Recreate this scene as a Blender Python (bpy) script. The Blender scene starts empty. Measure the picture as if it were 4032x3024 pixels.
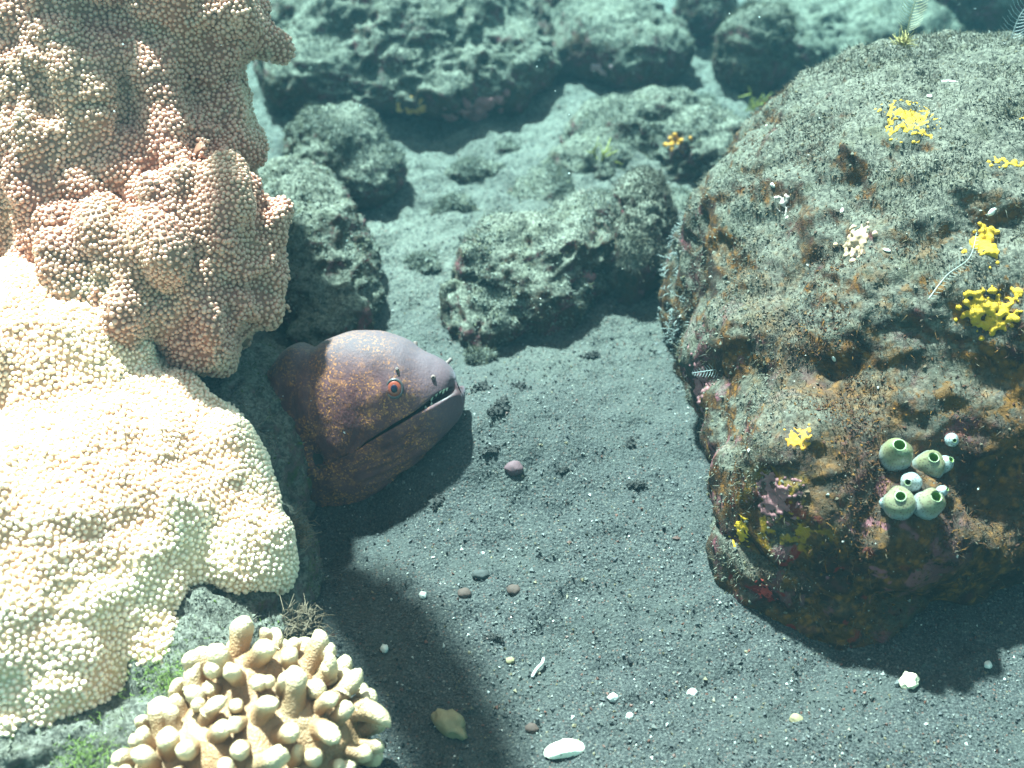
import bpy, bmesh, math, random
import numpy as np
from mathutils import Vector, Matrix, Quaternion, Euler
from mathutils.bvhtree import BVHTree

random.seed(7)
rng = np.random.default_rng(7)
sc = bpy.context.scene
COL = sc.collection

# ------------------------------------------------------------------ camera, sky, sun, exposure
CAM = Vector((0.0, 0.0, 0.45))
cam = bpy.data.objects.new("camera", bpy.data.cameras.new("camera"))
COL.objects.link(cam)
cam.location = CAM
cam.rotation_euler = (math.radians(50), 0, 0)          # 40 degrees below the horizontal
cam.data.lens = 40
cam.data.sensor_width = 36
cam.data.clip_start = 0.01
cam.data.clip_end = 60
cam.data.dof.use_dof = True
cam.data.dof.focus_distance = 0.575
cam.data.dof.aperture_fstop = 8
sc.camera = cam

SUN_EL, SUN_AZ = math.radians(60), math.radians(28)    # azimuth: left of the viewing direction
S = Vector((-math.sin(SUN_AZ) * math.cos(SUN_EL), math.cos(SUN_AZ) * math.cos(SUN_EL), math.sin(SUN_EL)))
w = bpy.data.worlds.new("World"); sc.world = w; w.use_nodes = True
wn, wl = w.node_tree.nodes, w.node_tree.links
wn.clear()
sky = wn.new("ShaderNodeTexSky"); sky.sky_type = 'NISHITA'; sky.sun_disc = False
sky.sun_elevation = SUN_EL; sky.sun_rotation = -SUN_AZ
tint = wn.new("ShaderNodeMix"); tint.data_type = 'RGBA'; tint.blend_type = 'MULTIPLY'
tint.inputs[0].default_value = 1.0
tint.inputs[7].default_value = (1.45, 1.0, 0.66, 1)     # daylight filtered by the water above
bg = wn.new("ShaderNodeBackground"); bg.inputs[1].default_value = 0.070
wo = wn.new("ShaderNodeOutputWorld")
wl.new(sky.outputs[0], tint.inputs[6]); wl.new(tint.outputs[2], bg.inputs[0]); wl.new(bg.outputs[0], wo.inputs[0])

sun = bpy.data.objects.new("sun", bpy.data.lights.new("sun", 'SUN'))
COL.objects.link(sun)
sun.data.energy = 5.0
sun.data.angle = math.radians(2.6)
sun.data.color = (1.0, 0.97, 0.94)
sun.rotation_euler = S.to_track_quat('Z', 'Y').to_euler()
sun.location = S * 5

sc.view_settings.view_transform = 'Standard'
sc.view_settings.look = 'None'
sc.view_settings.gamma = 1
sc.view_settings.use_curve_mapping = False
sc.view_settings.exposure = 3.05
sc.render.engine = 'CYCLES'
sc.cycles.max_bounces = 6
sc.cycles.diffuse_bounces = 3
sc.cycles.use_denoising = True

# ------------------------------------------------------------------ numeric helpers
_perm = np.random.default_rng(3).permutation(256)
_perm = np.concatenate([_perm, _perm, _perm])
_grad = np.random.default_rng(4).normal(size=(256, 3))
_grad /= np.linalg.norm(_grad, axis=1)[:, None]

def noise(p, seed=0):
    p = np.asarray(p, float) + seed * 17.31
    i = np.floor(p).astype(int); f = p - i
    u = f * f * f * (f * (f * 6 - 15) + 10)
    i &= 255
    out = np.zeros(len(p))
    for dx in (0, 1):
        wx = u[:, 0] if dx else 1 - u[:, 0]
        for dy in (0, 1):
            wy = u[:, 1] if dy else 1 - u[:, 1]
            for dz in (0, 1):
                wz = u[:, 2] if dz else 1 - u[:, 2]
                h = _perm[_perm[_perm[(i[:, 0] + dx) & 255] + ((i[:, 1] + dy) & 255)] + ((i[:, 2] + dz) & 255)]
                g = _grad[h]
                d = g[:, 0] * (f[:, 0] - dx) + g[:, 1] * (f[:, 1] - dy) + g[:, 2] * (f[:, 2] - dz)
                out += wx * wy * wz * d
    return out * 1.6

def fbm(p, octaves=4, seed=0, gain=0.5):
    a, s, o = 1.0, 0.0, 0.0
    p = np.asarray(p, float)
    for k in range(octaves):
        o = o + a * noise(p * 2 ** k, seed + k); s += a; a *= gain
    return o / s

def billow(p, octaves=3, seed=0, gain=0.5):
    a, s, o = 1.0, 0.0, 0.0
    for k in range(octaves):
        o = o + a * np.abs(noise(np.asarray(p) * 2 ** k, seed + k)); s += a; a *= gain
    return o / s

def sstep(a, b, x):
    t = np.clip((x - a) / (b - a), 0, 1)
    return t * t * (3 - 2 * t)

# ------------------------------------------------------------------ mesh helpers
def make_mesh(name, V, F, smooth=True, cols=None, mats=None, mat_index=None):
    """V (n,3), F (m,k) array or list of such arrays"""
    Fs = F if isinstance(F, list) else [F]
    me = bpy.data.meshes.new(name)
    V = np.asarray(V, np.float32)
    me.vertices.add(len(V)); me.vertices.foreach_set("co", V.ravel())
    loops = np.concatenate([np.asarray(f, np.int32).ravel() for f in Fs])
    tot = np.concatenate([np.full(len(f), f.shape[1], np.int32) for f in Fs])
    start = np.concatenate([[0], np.cumsum(tot)[:-1]]).astype(np.int32)
    me.loops.add(len(loops)); me.loops.foreach_set("vertex_index", loops)
    me.polygons.add(len(tot))
    me.polygons.foreach_set("loop_start", start)
    me.polygons.foreach_set("use_smooth", np.full(len(tot), smooth))
    if mat_index is not None:
        me.polygons.foreach_set("material_index", np.asarray(mat_index, np.int32))
    if cols is not None:
        at = me.color_attributes.new("tone", 'FLOAT_COLOR', 'POINT')
        c = np.ones((len(V), 4), np.float32); c[:, :3] = cols
        at.data.foreach_set("color", c.ravel())
    me.update(calc_edges=True)
    for m in (mats or []):
        me.materials.append(m)
    return me

def add(name, me, parent=None, loc=None, rot=None, scale=None):
    o = bpy.data.objects.new(name, me); COL.objects.link(o)
    if parent is not None:
        o.parent = parent
    if loc is not None: o.location = loc
    if rot is not None:
        o.rotation_euler = rot.to_euler() if isinstance(rot, (Quaternion, Matrix)) else rot
    if scale is not None: o.scale = scale if hasattr(scale, '__len__') else (scale,) * 3
    return o

def tag(o, label, cat=None, group=None, kind=None):
    if label: o["label"] = label
    if cat: o["category"] = cat
    if group: o["group"] = group
    if kind: o["kind"] = kind
    return o

def empty(name, loc, label, cat, group=None, rot=None):
    o = bpy.data.objects.new(name, None); COL.objects.link(o); o.empty_display_size = 0.01
    o.location = loc
    if rot is not None: o.rotation_euler = rot
    return tag(o, label, cat, group)

def blob(ells, voxel, smooth=6, sub=4):
    """union of ellipsoids (cx,cy,cz,rx,ry,rz[,rotz]) as an even quad skin; world coordinates"""
    bm = bmesh.new()
    for e in ells:
        rz = e[6] if len(e) > 6 else 0
        m = Matrix.Translation(e[:3]) @ Matrix.Rotation(rz, 4, 'Z') @ Matrix.Diagonal((*e[3:6], 1))
        bmesh.ops.create_icosphere(bm, subdivisions=sub, radius=1, matrix=m)
    me = bpy.data.meshes.new("tmp"); bm.to_mesh(me); bm.free()
    o = bpy.data.objects.new("tmp", me); ts = bpy.data.scenes.new("tmp"); ts.collection.objects.link(o)
    r = o.modifiers.new("r", 'REMESH'); r.mode = 'VOXEL'; r.voxel_size = voxel
    s = o.modifiers.new("s", 'SMOOTH'); s.iterations = smooth; s.factor = 0.6
    with bpy.context.temp_override(scene=ts, view_layer=ts.view_layers[0]):
        dg = bpy.context.evaluated_depsgraph_get()
    ev = o.evaluated_get(dg).to_mesh()
    n = len(ev.vertices)
    V = np.empty(n * 3, np.float32); ev.vertices.foreach_get("co", V)
    N = np.empty(n * 3, np.float32); ev.vertex_normals.foreach_get("vector", N)
    L = np.empty(len(ev.loops), np.int32); ev.loops.foreach_get("vertex_index", L)
    F = L.reshape(-1, 4)
    bpy.data.objects.remove(o); bpy.data.meshes.remove(me); bpy.data.scenes.remove(ts)
    return V.reshape(-1, 3).astype(float), N.reshape(-1, 3).astype(float), F

def normals(V, F):
    n = np.cross(V[F[:, 2]] - V[F[:, 0]], V[F[:, 3]] - V[F[:, 1]])
    N = np.zeros_like(V)
    for k in range(4):
        np.add.at(N, F[:, k], n)
    return N / (np.linalg.norm(N, axis=1)[:, None] + 1e-12)

def scatter(V, F, n, seed=0, weight=None):
    """area-weighted random points and normals on a quad mesh"""
    r = np.random.default_rng(seed)
    A, B, C = V[F[:, 0]], V[F[:, 1]], V[F[:, 2]]
    D = V[F[:, 3]]
    nn = np.cross(C - A, D - B); ar = np.linalg.norm(nn, axis=1)
    nn /= ar[:, None] + 1e-12
    p = ar.copy()
    if weight is not None: p *= weight(0.25 * (A + B + C + D), nn)
    p /= p.sum()
    idx = r.choice(len(F), n, p=p)
    u, v = r.random(n)[:, None], r.random(n)[:, None]
    P = (A[idx] * (1 - u) + B[idx] * u) * (1 - v) + (D[idx] * (1 - u) + C[idx] * u) * v
    return P, nn[idx]

def blades(P, N, length, width, seed=0, spread=0.9, up=0.0):
    """thin bent turf filaments standing on points"""
    r = np.random.default_rng(seed); n = len(P)
    d = N + r.normal(size=(n, 3)) * spread * 0.5 + np.array([0, 0, up])
    d /= np.linalg.norm(d, axis=1)[:, None]
    s = np.cross(d, r.normal(size=(n, 3))); s /= np.linalg.norm(s, axis=1)[:, None]
    l = (length * (0.4 + r.random(n) * 1.0))[:, None]; wd = (width * (0.6 + 0.8 * r.random(n)))[:, None]
    b = np.cross(s, d) * r.normal(size=(n, 1)) * 0.5
    P = P - N * 0.0006
    v = np.stack([P - s * wd, P + s * wd, P + d * l * .55 + b * l * .3 + s * wd * .8, P + d * l * .55 + b * l * .3 - s * wd * .8,
                  P + d * l + b * l], 1).reshape(-1, 3)
    o = np.arange(n)[:, None] * 5
    return v, [o + np.array([[0, 1, 2, 3]]), o + np.array([[3, 2, 4]])]

_oct = np.array([[1, 0, 0], [-1, 0, 0], [0, 1, 0], [0, -1, 0], [0, 0, 1], [0, 0, -1]], float)
_octF = np.array([[0, 2, 4], [2, 1, 4], [1, 3, 4], [3, 0, 4], [2, 0, 5], [1, 2, 5], [3, 1, 5], [0, 3, 5]])
def crumbs(P, N, size, seed=0, sink=0.2, jitter=0.35, flat=1.0):
    """small irregular grains at points; size is an array"""
    r = np.random.default_rng(seed); n = len(P)
    q = r.normal(size=(n, 4)); q /= np.linalg.norm(q, axis=1)[:, None]
    a, b, c, d = q.T
    R = np.stack([1 - 2 * (c * c + d * d), 2 * (b * c - a * d), 2 * (b * d + a * c),
                  2 * (b * c + a * d), 1 - 2 * (b * b + d * d), 2 * (c * d - a * b),
                  2 * (b * d - a * c), 2 * (c * d + a * b), 1 - 2 * (b * b + c * c)], 1).reshape(n, 3, 3)
    base = _oct[None] * (1 + r.normal(size=(n, 6, 1)) * jitter) * size[:, None, None]
    base = base + r.normal(size=(n, 6, 3)) * (size[:, None, None] * 0.18)
    v = np.einsum('nij,nkj->nki', R, base)
    v += (P + N * (size * (0.55 - sink))[:, None])[:, None, :]
    return v.reshape(-1, 3), (np.arange(n)[:, None, None] * 6 + _octF[None]).reshape(-1, 3)

def lathe(prof, seg=20, axis_noise=None):
    """prof: list of (r,z). returns V,F(list)"""
    prof = np.asarray(prof, float); n = len(prof)
    a = np.linspace(0, 2 * np.pi, seg, endpoint=False)
    V = np.stack([np.outer(prof[:, 0], np.cos(a)), np.outer(prof[:, 0], np.sin(a)), np.repeat(prof[:, 1][:, None], seg, 1)], 2).reshape(-1, 3)
    i, j = np.meshgrid(np.arange(n - 1), np.arange(seg), indexing='ij')
    i, j = i.ravel(), j.ravel(); k = (j + 1) % seg
    return V, np.stack([i * seg + j, i * seg + k, (i + 1) * seg + k, (i + 1) * seg + j], 1)

def tube(pts, rad, seg=8):
    pts = np.asarray(pts, float); n = len(pts)
    rad = np.broadcast_to(np.asarray(rad, float), (n,))
    t = np.gradient(pts, axis=0); t /= np.linalg.norm(t, axis=1)[:, None] + 1e-12
    ref = np.array([0.31, 0.17, 0.93]); s = np.cross(t, ref); s /= np.linalg.norm(s, axis=1)[:, None]
    b = np.cross(t, s)
    a = np.linspace(0, 2 * np.pi, seg, endpoint=False)
    V = pts[:, None] + rad[:, None, None] * (np.cos(a)[None, :, None] * s[:, None] + np.sin(a)[None, :, None] * b[:, None])
    V = np.concatenate([V.reshape(-1, 3), pts[:1], pts[-1:]])
    i, j = np.meshgrid(np.arange(n - 1), np.arange(seg), indexing='ij'); i, j = i.ravel(), j.ravel(); k = (j + 1) % seg
    Q = np.stack([i * seg + j, i * seg + k, (i + 1) * seg + k, (i + 1) * seg + j], 1)
    j = np.arange(seg); k = (j + 1) % seg
    T = np.concatenate([np.stack([k, j, np.full(seg, n * seg)], 1), np.stack([(n - 1) * seg + j, (n - 1) * seg + k, np.full(seg, n * seg + 1)], 1)])
    return V, [Q, T]

def merge(parts):
    """join several (V, F-list) into one"""
    Vs, q, t, o = [], [], [], 0
    for V, F in parts:
        for f in (F if isinstance(F, list) else [F]):
            (q if f.shape[1] == 4 else t).append(f + o)
        Vs.append(V); o += len(V)
    Fs = []
    if q: Fs.append(np.concatenate(q))
    if t: Fs.append(np.concatenate(t))
    return np.concatenate(Vs), Fs

def bvh(V, F):
    return BVHTree.FromPolygons([tuple(v) for v in V], [tuple(f) for f in F])

# ------------------------------------------------------------------ material helpers
class Mat:
    def __init__(s, name):
        s.m = bpy.data.materials.new(name); s.m.use_nodes = True
        s.n, s.l = s.m.node_tree.nodes, s.m.node_tree.links
        s.b = s.n["Principled BSDF"]
        s.tc = s.n.new("ShaderNodeTexCoord").outputs["Object"]
    def _in(s, sock, v):
        if hasattr(v, 'is_output'): s.l.new(v, sock)
        elif v is not None:
            if isinstance(v, tuple) and len(v) == 3 and sock.type == 'RGBA': v = (*v, 1)
            sock.default_value = v
    def noise(s, scale, detail=3, rough=0.55, vec=None, dist=0.0):
        t = s.n.new("ShaderNodeTexNoise"); s._in(t.inputs["Vector"], vec or s.tc)
        t.inputs["Scale"].default_value = scale; t.inputs["Detail"].default_value = detail
        t.inputs["Roughness"].default_value = rough; t.inputs["Distortion"].default_value = dist
        return t.outputs["Fac"]
    def voronoi(s, scale, feature='F1', out="Distance", vec=None, rnd=1.0):
        t = s.n.new("ShaderNodeTexVoronoi"); t.feature = feature; s._in(t.inputs["Vector"], vec or s.tc)
        t.inputs["Scale"].default_value = scale; t.inputs["Randomness"].default_value = rnd
        return t.outputs[out]
    def ramp(s, fac, stops, mode='LINEAR'):
        r = s.n.new("ShaderNodeValToRGB"); cr = r.color_ramp; cr.interpolation = mode
        while len(cr.elements) < len(stops): cr.elements.new(0.5)
        for e, (p, c) in zip(cr.elements, stops):
            e.position = p; e.color = (*c, 1) if isinstance(c, tuple) else (c, c, c, 1)
        s.l.new(fac, r.inputs[0]); return r.outputs[0]
    def step(s, fac, a, b):
        r = s.n.new("ShaderNodeMapRange"); r.interpolation_type = 'SMOOTHSTEP'
        s._in(r.inputs[0], fac); r.inputs[1].default_value = a; r.inputs[2].default_value = b
        return r.outputs[0]
    def mix(s, fac, a, b, mode='MIX'):
        m = s.n.new("ShaderNodeMix"); m.data_type = 'RGBA'; m.blend_type = mode
        s._in(m.inputs[0], fac); s._in(m.inputs[6], a); s._in(m.inputs[7], b)
        return m.outputs[2]
    def math(s, op, a, b=None):
        m = s.n.new("ShaderNodeMath"); m.operation = op
        s._in(m.inputs[0], a)
        if b is not None: s._in(m.inputs[1], b)
        return m.outputs[0]
    def attr(s, name="tone"):
        a = s.n.new("ShaderNodeAttribute"); a.attribute_name = name; return a.outputs["Color"]
    def nz(s):
        g = s.n.new("ShaderNodeNewGeometry"); x = s.n.new("ShaderNodeSeparateXYZ")
        s.l.new(g.outputs["Normal"], x.inputs[0]); return x.outputs[2]
    def near(s, c, r0, r1):
        """1 within r0 of an object-space point, 0 beyond r1"""
        d = s.n.new("ShaderNodeVectorMath"); d.operation = 'DISTANCE'
        s.l.new(s.tc, d.inputs[0]); d.inputs[1].default_value = c
        r = s.n.new("ShaderNodeMapRange"); s.l.new(d.outputs["Value"], r.inputs[0])
        r.inputs[1].default_value = r1; r.inputs[2].default_value = r0
        return r.outputs[0]
    def bump(s, h, strength=0.3, dist=0.001):
        b = s.n.new("ShaderNodeBump"); s.l.new(h, b.inputs["Height"])
        b.inputs["Strength"].default_value = strength; b.inputs["Distance"].default_value = dist
        s.l.new(b.outputs[0], s.b.inputs["Normal"]); return b
    def done(s, color, rough=0.8, spec=0.3, sss=0.0, sssr=None, dim=None):
        if dim: color = s.mix(1.0, color, (dim, dim, dim), 'MULTIPLY')
        s._in(s.b.inputs["Base Color"], color)
        s._in(s.b.inputs["Roughness"], rough)
        s.b.inputs["Specular IOR Level"].default_value = spec
        if sss:
            s.b.inputs["Subsurface Weight"].default_value = sss
            s.b.inputs["Subsurface Radius"].default_value = sssr or (0.004, 0.002, 0.001)
            s.b.inputs["Subsurface Scale"].default_value = 1.0
        return s.m

def simple(name, col, rough=0.7, spec=0.3, var=0.25, scale=300):
    m = Mat(name)
    n = m.noise(scale, 3)
    c = m.mix(n, tuple(x * (1 - var) for x in col), tuple(min(1, x * (1 + var)) for x in col))
    m.bump(m.noise(scale * 3, 2), 0.2, 0.0005)
    return m.done(c, rough, spec)

# sediment-dusted rock: silt on what faces up, crusts of algae and sponge on the rest
def rock_material(name, seed=0.0, silt=(0.265, 0.252, 0.198), silt_dark=(0.080, 0.077, 0.058), bias=0.05,
                  crust=((0.0, (0.020, 0.018, 0.015)), (0.40, (0.045, 0.040, 0.028)), (0.50, (0.10, 0.05, 0.025)), (0.57, (0.09, 0.025, 0.025)),
                         (0.64, (0.26, 0.07, 0.085)), (0.70, (0.12, 0.035, 0.03)), (0.80, (0.06, 0.05, 0.035)), (1.0, (0.12, 0.10, 0.06))), scale=1.0, extra=None):
    m = Mat(name)
    mp = m.n.new("ShaderNodeMapping"); m.l.new(m.tc, mp.inputs[0]); mp.inputs["Location"].default_value = (seed * 3.1, seed * 1.7, seed * 2.3)
    v = mp.outputs[0]
    a = m.math('ADD', m.math('MULTIPLY', m.nz(), 0.75), m.math('MULTIPLY', m.noise(38 * scale, 4, 0.65, v), 1.1))
    a = m.math('ADD', a, m.math('MULTIPLY', m.noise(260 * scale, 3, 0.6, v), 0.55))
    mask = m.step(a, 1.08 - bias, 1.42 - bias)
    sil = m.mix(m.step(m.noise(420 * scale, 3, 0.7, v), 0.38, 0.62), silt_dark, silt)
    sil = m.mix(m.step(m.noise(55 * scale, 3, 0.6, v), 0.52, 0.72), sil, m.mix(0.5, sil, (0.10, 0.095, 0.055)))
    cr = m.ramp(m.noise(70 * scale, 4, 0.6, v, 0.6), list(crust))
    cr = m.mix(m.step(m.noise(600 * scale, 2, 0.6, v), 0.4, 0.7), cr, m.mix(0.55, cr, (0.07, 0.065, 0.05)))
    if extra: cr, mask = extra(m, v, cr, mask)
    c = m.mix(mask, cr, sil)
    # pale specks of shell grit
    sp = m.step(m.voronoi(330 * scale, vec=v), 0.16, 0.08)
    spm = m.math('MULTIPLY', sp, m.step(m.noise(120 * scale, 2, 0.5, v), 0.55, 0.62))
    c = m.mix(spm, c, (0.40, 0.38, 0.33))
    h = m.math('ADD', m.noise(700 * scale, 4, 0.7, v), m.math('MULTIPLY', m.noise(230 * scale, 3, 0.6, v), 1.5))
    m.bump(h, 0.55, 0.0016)
    return m.done(c, 0.92, 0.15, dim=0.50)

# ------------------------------------------------------------------ sand floor
def ground_z(x, y):
    p = np.stack([x, y, np.zeros_like(x)], 1)
    z = 0.010 * fbm(p * 7, 3, 1) + 0.0045 * fbm(p * 26, 3, 5) + 0.0022 * billow(p * 75, 3, 9)
    z = z - 0.0025 * sstep(0.1, 0.45, noise(p * 60, 31))                     # little pits
    rough = sstep(0.42, 0.62, y + 0.06 * noise(p * 9, 12))
    z = z + rough * (0.006 * billow(p * 34, 3, 21) + 0.0024 * billow(p * 130, 2, 23)) + sstep(.58, .72, y) * (0.020 * billow(p * 17, 3, 25) - 0.004 + 0.005 * billow(p * 60, 2, 27) + 0.0028 * billow(p * 170, 2, 28))
    z = z + 0.018 * np.exp(-(((x - .115) / .1) ** 2 + ((y - .80) / .1) ** 2))
    z = z + 0.024 * np.exp(-(((x + .012) / .045) ** 2 + ((y - .485) / .045) ** 2)) - 0.024 * np.exp(-(((x + .100) / .05) ** 2 + ((y - .425) / .035) ** 2))
    return z - 0.002

def axis(lo, hi, step, far):
    mid = np.arange(lo, hi, step)
    e = np.cumsum(step * 1.35 ** np.arange(1, 40)); e = e[e < far]
    return np.concatenate([lo - e[::-1], mid, hi + e])
gx, gy = axis(-0.52, 0.62, 0.0026, 3.0), axis(0.16, 1.30, 0.0026, 3.0)
X, Y = np.meshgrid(gx, gy, indexing='ij')
gz = ground_z(X.ravel(), Y.ravel())
GV = np.stack([X.ravel(), Y.ravel(), gz], 1)
ny = len(gy)
i, j = np.meshgrid(np.arange(len(gx) - 1), np.arange(ny - 1), indexing='ij'); i, j = i.ravel(), j.ravel()
GF = np.stack([i * ny + j, (i + 1) * ny + j, (i + 1) * ny + j + 1, i * ny + j + 1], 1)
m = Mat("volcanic_sand")
c = m.ramp(m.noise(900, 2, 0.7), [(0.32, (0.010, 0.0105, 0.011)), (0.45, (0.028, 0.029, 0.028)), (0.57, (0.057, 0.058, 0.054)), (0.70, (0.125, 0.124, 0.11))])
c = m.mix(m.step(m.noise(24, 4, 0.6), 0.46, 0.66), c, m.mix(0.55, c, (0.052, 0.055, 0.048)))   # finer pale silt in drifts
silt = m.step(m.noise(5.5, 3, 0.5), 0.30, 0.62)
sep = m.n.new("ShaderNodeSeparateXYZ"); m.l.new(m.tc, sep.inputs[0])
back = m.step(m.math('ADD', sep.outputs[1], m.math('MULTIPLY', m.noise(14, 3), 0.12)), 0.50, 0.80)                                                        # silt lies deeper among the rocks
c = m.mix(m.math('MULTIPLY', back, m.math('ADD', m.math('MULTIPLY', silt, 0.30), 0.62)), c, m.mix(m.step(m.noise(420, 3, 0.7), 0.36, 0.62), (0.062, 0.060, 0.048), (0.180, 0.174, 0.140)))
pebc = m.voronoi(520, out="Color")
c = m.mix(m.step(m.voronoi(520), 0.33, 0.22), c, m.mix(0.7, c, m.ramp(pebc, [(0.0, (0.012, 0.012, 0.012)), (0.5, (0.06, 0.06, 0.056)), (0.72, (0.12, 0.05, 0.035)), (0.86, (0.17, 0.155, 0.12)), (1, (0.4, 0.38, 0.32))])))
m.bump(m.math('ADD', m.noise(850, 3, 0.7), m.math('MULTIPLY', m.voronoi(520), 0.8)), 0.8, 0.0016)
sand = add("sand", make_mesh("sand", GV, GF, True, mats=[m.done(c, 0.85, 0.3, dim=0.63)])); sand["kind"] = "structure"
GB = None
def gz1(x, y): return float(ground_z(np.array([x]), np.array([y]))[0])

# loose grit: coarse grains that stand on the sand
gm = Mat("grit"); grit_mat = gm.done(gm.attr(), 0.6, 0.4, dim=0.52)
n = 70000
y = 0.22 + 0.75 * rng.random(n) ** 1.6; x = (rng.random(n) - 0.5) * (0.30 + y * 0.95)
P = np.stack([x, y, ground_z(x, y)], 1); N = np.tile([0, 0, 1.0], (n, 1))
sz = 0.00030 + 0.0007 * rng.random(n) ** 3 + 0.0006 * (rng.random(n) < 0.02)
V, F = crumbs(P, N, sz, 2)
pal = np.array([[.015, .015, .016], [.04, .04, .04], [.08, .08, .075], [.13, .125, .11], [.14, .05, .032], [.18, .14, .08], [.55, .53, .48]])
ci = rng.choice(7, n, p=[.10, .265, .305, .20, .045, .055, .03])
cc = pal[ci] * (0.7 + 0.6 * rng.random((n, 1)))
tag(add("sand_grit", make_mesh("sand_grit", V, F, False, np.repeat(cc, 6, 0), [grit_mat])),
    "coarse black, grey, red and white grit lying on the sand", "grit", kind="stuff")

# ------------------------------------------------------------------ rocks
turf_m = Mat("algal_turf"); turf_mat = turf_m.done(turf_m.attr(), 0.9, 0.1, dim=0.56)
ROCKS = {}
def rock(name, ells, label, mat, voxel=0.003, amp=1.0, turf=6000, crumb=3000, seed=1, group=None, shape=None, turf_len=0.0035,
         turf_cols=((.22, .225, .19), (.08, .08, .062), (.16, .15, .09)), parent=None, cat="rock", fine=1.0, ledge=1.0, tint=None):
    V, N, F = blob(ells, voxel)
    c = V.mean(0); c[2] = V[:, 2].min()
    if name == 'big_boulder': c = np.array(BO)
    if shape is not None: V = shape(V); N = normals(V, F)
    big = 0.022 * fbm(V * 13, 3, seed) + 0.011 * fbm(V * 36, 3, seed + 3)
    wv = V + 0.006 * np.stack([noise(V * 30, seed + 20), noise(V * 30, seed + 21), noise(V * 30, seed + 22)], 1)
    big = big + ledge * 0.010 * (billow(wv * np.array([42, 42, 75]), 2, seed + 5) - 0.25)
    V = V + N * (big * amp)[:, None]; N = normals(V, F)
    soft = sstep(-0.25, 0.3, noise(V * 22, seed + 6))                       # crumbly here, smoother there
    up = sstep(-0.3, 0.6, N[:, 2])
    pit = (-0.0045 if name != 'big_boulder' else -0.0032) * sstep(0.18, 0.42, noise(wv * 120, seed + 30)) * sstep(-0.3, 0.3, noise(V * 18, seed + 31))
    d = (0.3 + 0.7 * soft) * (0.0075 * (billow(wv * 95, 3, seed + 7) - 0.25) + 0.0040 * (billow(V * 230, 2, seed + 8) - 0.25)) * (0.5 + 0.5 * up) + pit
    V = V + N * (d * fine)[:, None] + np.array([0, 0, -0.0015]) * (soft * (1 - up))[:, None]
    root = empty(name, c, label, cat, group) if parent is None else parent
    off = np.array(root.location)
    body = add("stone", make_mesh(name, V - off, F, True, mats=[mat]), root)
    tcol = np.array(turf_cols)
    def wgt(P, n):
        tocam = np.array(CAM) - P; tocam /= np.linalg.norm(tocam, axis=1)[:, None]
        return np.clip(0.35 + n[:, 2], 0.06, 2) * ((n * tocam).sum(1) > -0.35) * (0.25 + sstep(-0.2, 0.3, noise(P * 30, seed + 12)))
    if turf:
        P, n = scatter(V, F, turf, seed, wgt)
        bv, bf = blades(P, n, turf_len, 0.00017, seed)
        pv, pn = scatter(V, F, crumb, seed + 1, wgt)
        r = np.random.default_rng(seed)
        sz = 0.00035 + 0.0007 * r.random(crumb) ** 3
        cv, cf = crumbs(pv, pn, sz, seed)
        k1 = tcol[r.choice(len(tcol), turf)] * (0.8 + 0.4 * r.random((turf, 1)))
        k2 = tcol[r.choice(len(tcol), crumb, p=[.80, .10, .10] if len(tcol) == 3 else None)] * (0.85 + 0.3 * r.random((crumb, 1)))
        if tint:
            k1 = tint(P, k1); k2 = tint(pv, k2)
        white = r.random(crumb) < 0.012; k2[white] = (.45, .43, .38)
        MV, MF = merge([(bv, bf), (cv, cf)])
        t = add("algal_turf", make_mesh("turf", MV - off, MF, False, np.concatenate([np.repeat(k1, 5, 0), np.repeat(k2, 6, 0)]), [turf_mat]), root)
        t["kind"] = "stuff"
    ROCKS[label] = (V, F)
    return root, V, F

back_mat = [rock_material("rock_a", 1.0, bias=0.06), rock_material("rock_b", 2.4, bias=0.02), rock_material("rock_c", 4.1, bias=0.10)]
R = rock
R("background_rock", [(-.10, .985, .035, .120, .125, .075, .2), (-.035, .935, .032, .07, .075, .042), (-.155, .925, .030, .065, .075, .042), (-.09, .89, .034, .09, .045, .028)],
  "largest background rock, silt-covered slab with pink crust under its right end", back_mat[0], 0.0028, 0.8, 12000, 8000, 11)
R("background_rock", [(.098, .99, .022, .066, .062, .038), (.07, 1.04, .02, .07, .06, .045)], "silt-topped rock with red underside right of the largest background rock", back_mat[1], 0.0028, .6, 5000, 3500, 12)
R("background_rock", [(.187, 1.065, .022, .032, .04, .036)], "small dark maroon stone at the top of the picture, second row", back_mat[1], 0.003, .5, 1500, 900, 13)
R("background_rock", [(.213, .96, .028, .034, .042, .042, -.5)], "upright furry tan stone just above the big boulder's left shoulder", back_mat[2], 0.0025, .5, 4500, 2500, 14, turf_len=.0055,
  turf_cols=((.16, .15, .11), (.06, .055, .04), (.13, .11, .06)))
R("background_rock", [(-.132, .775, .028, .043, .045, .038, .3), (-.115, .765, .022, .035, .042, .03)], "small round silty stone below the largest background rock beside the coral", back_mat[2], 0.0022, .5, 6000, 4000, 15)
R("background_rock", [(-.145, .66, .015, .045, .085, .05, .25), (-.115, .61, .005, .03, .06, .035)], "dark shaded rock hidden behind the coral and above the eel", back_mat[1], 0.0026, .7, 5000, 4000, 16)
R("background_rock", [(.012, .635, .012, .045, .055, .042, .2), (.045, .66, .014, .035, .05, .04), (-.012, .60, .004, .025, .03, .022)], "middle rock with a dark hollow face standing on the sand right of the eel", back_mat[1], 0.0022, .8, 8000, 5500, 17)
R("background_rock", [(.088, .675, .015, .026, .06, .045, -.2)], "narrow brown furry stone between the middle rock and the big boulder", back_mat[2], 0.0022, .5, 4500, 2500, 18, turf_len=.005,
  turf_cols=((.10, .085, .062), (.045, .038, .028), (.13, .115, .08)))
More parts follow.
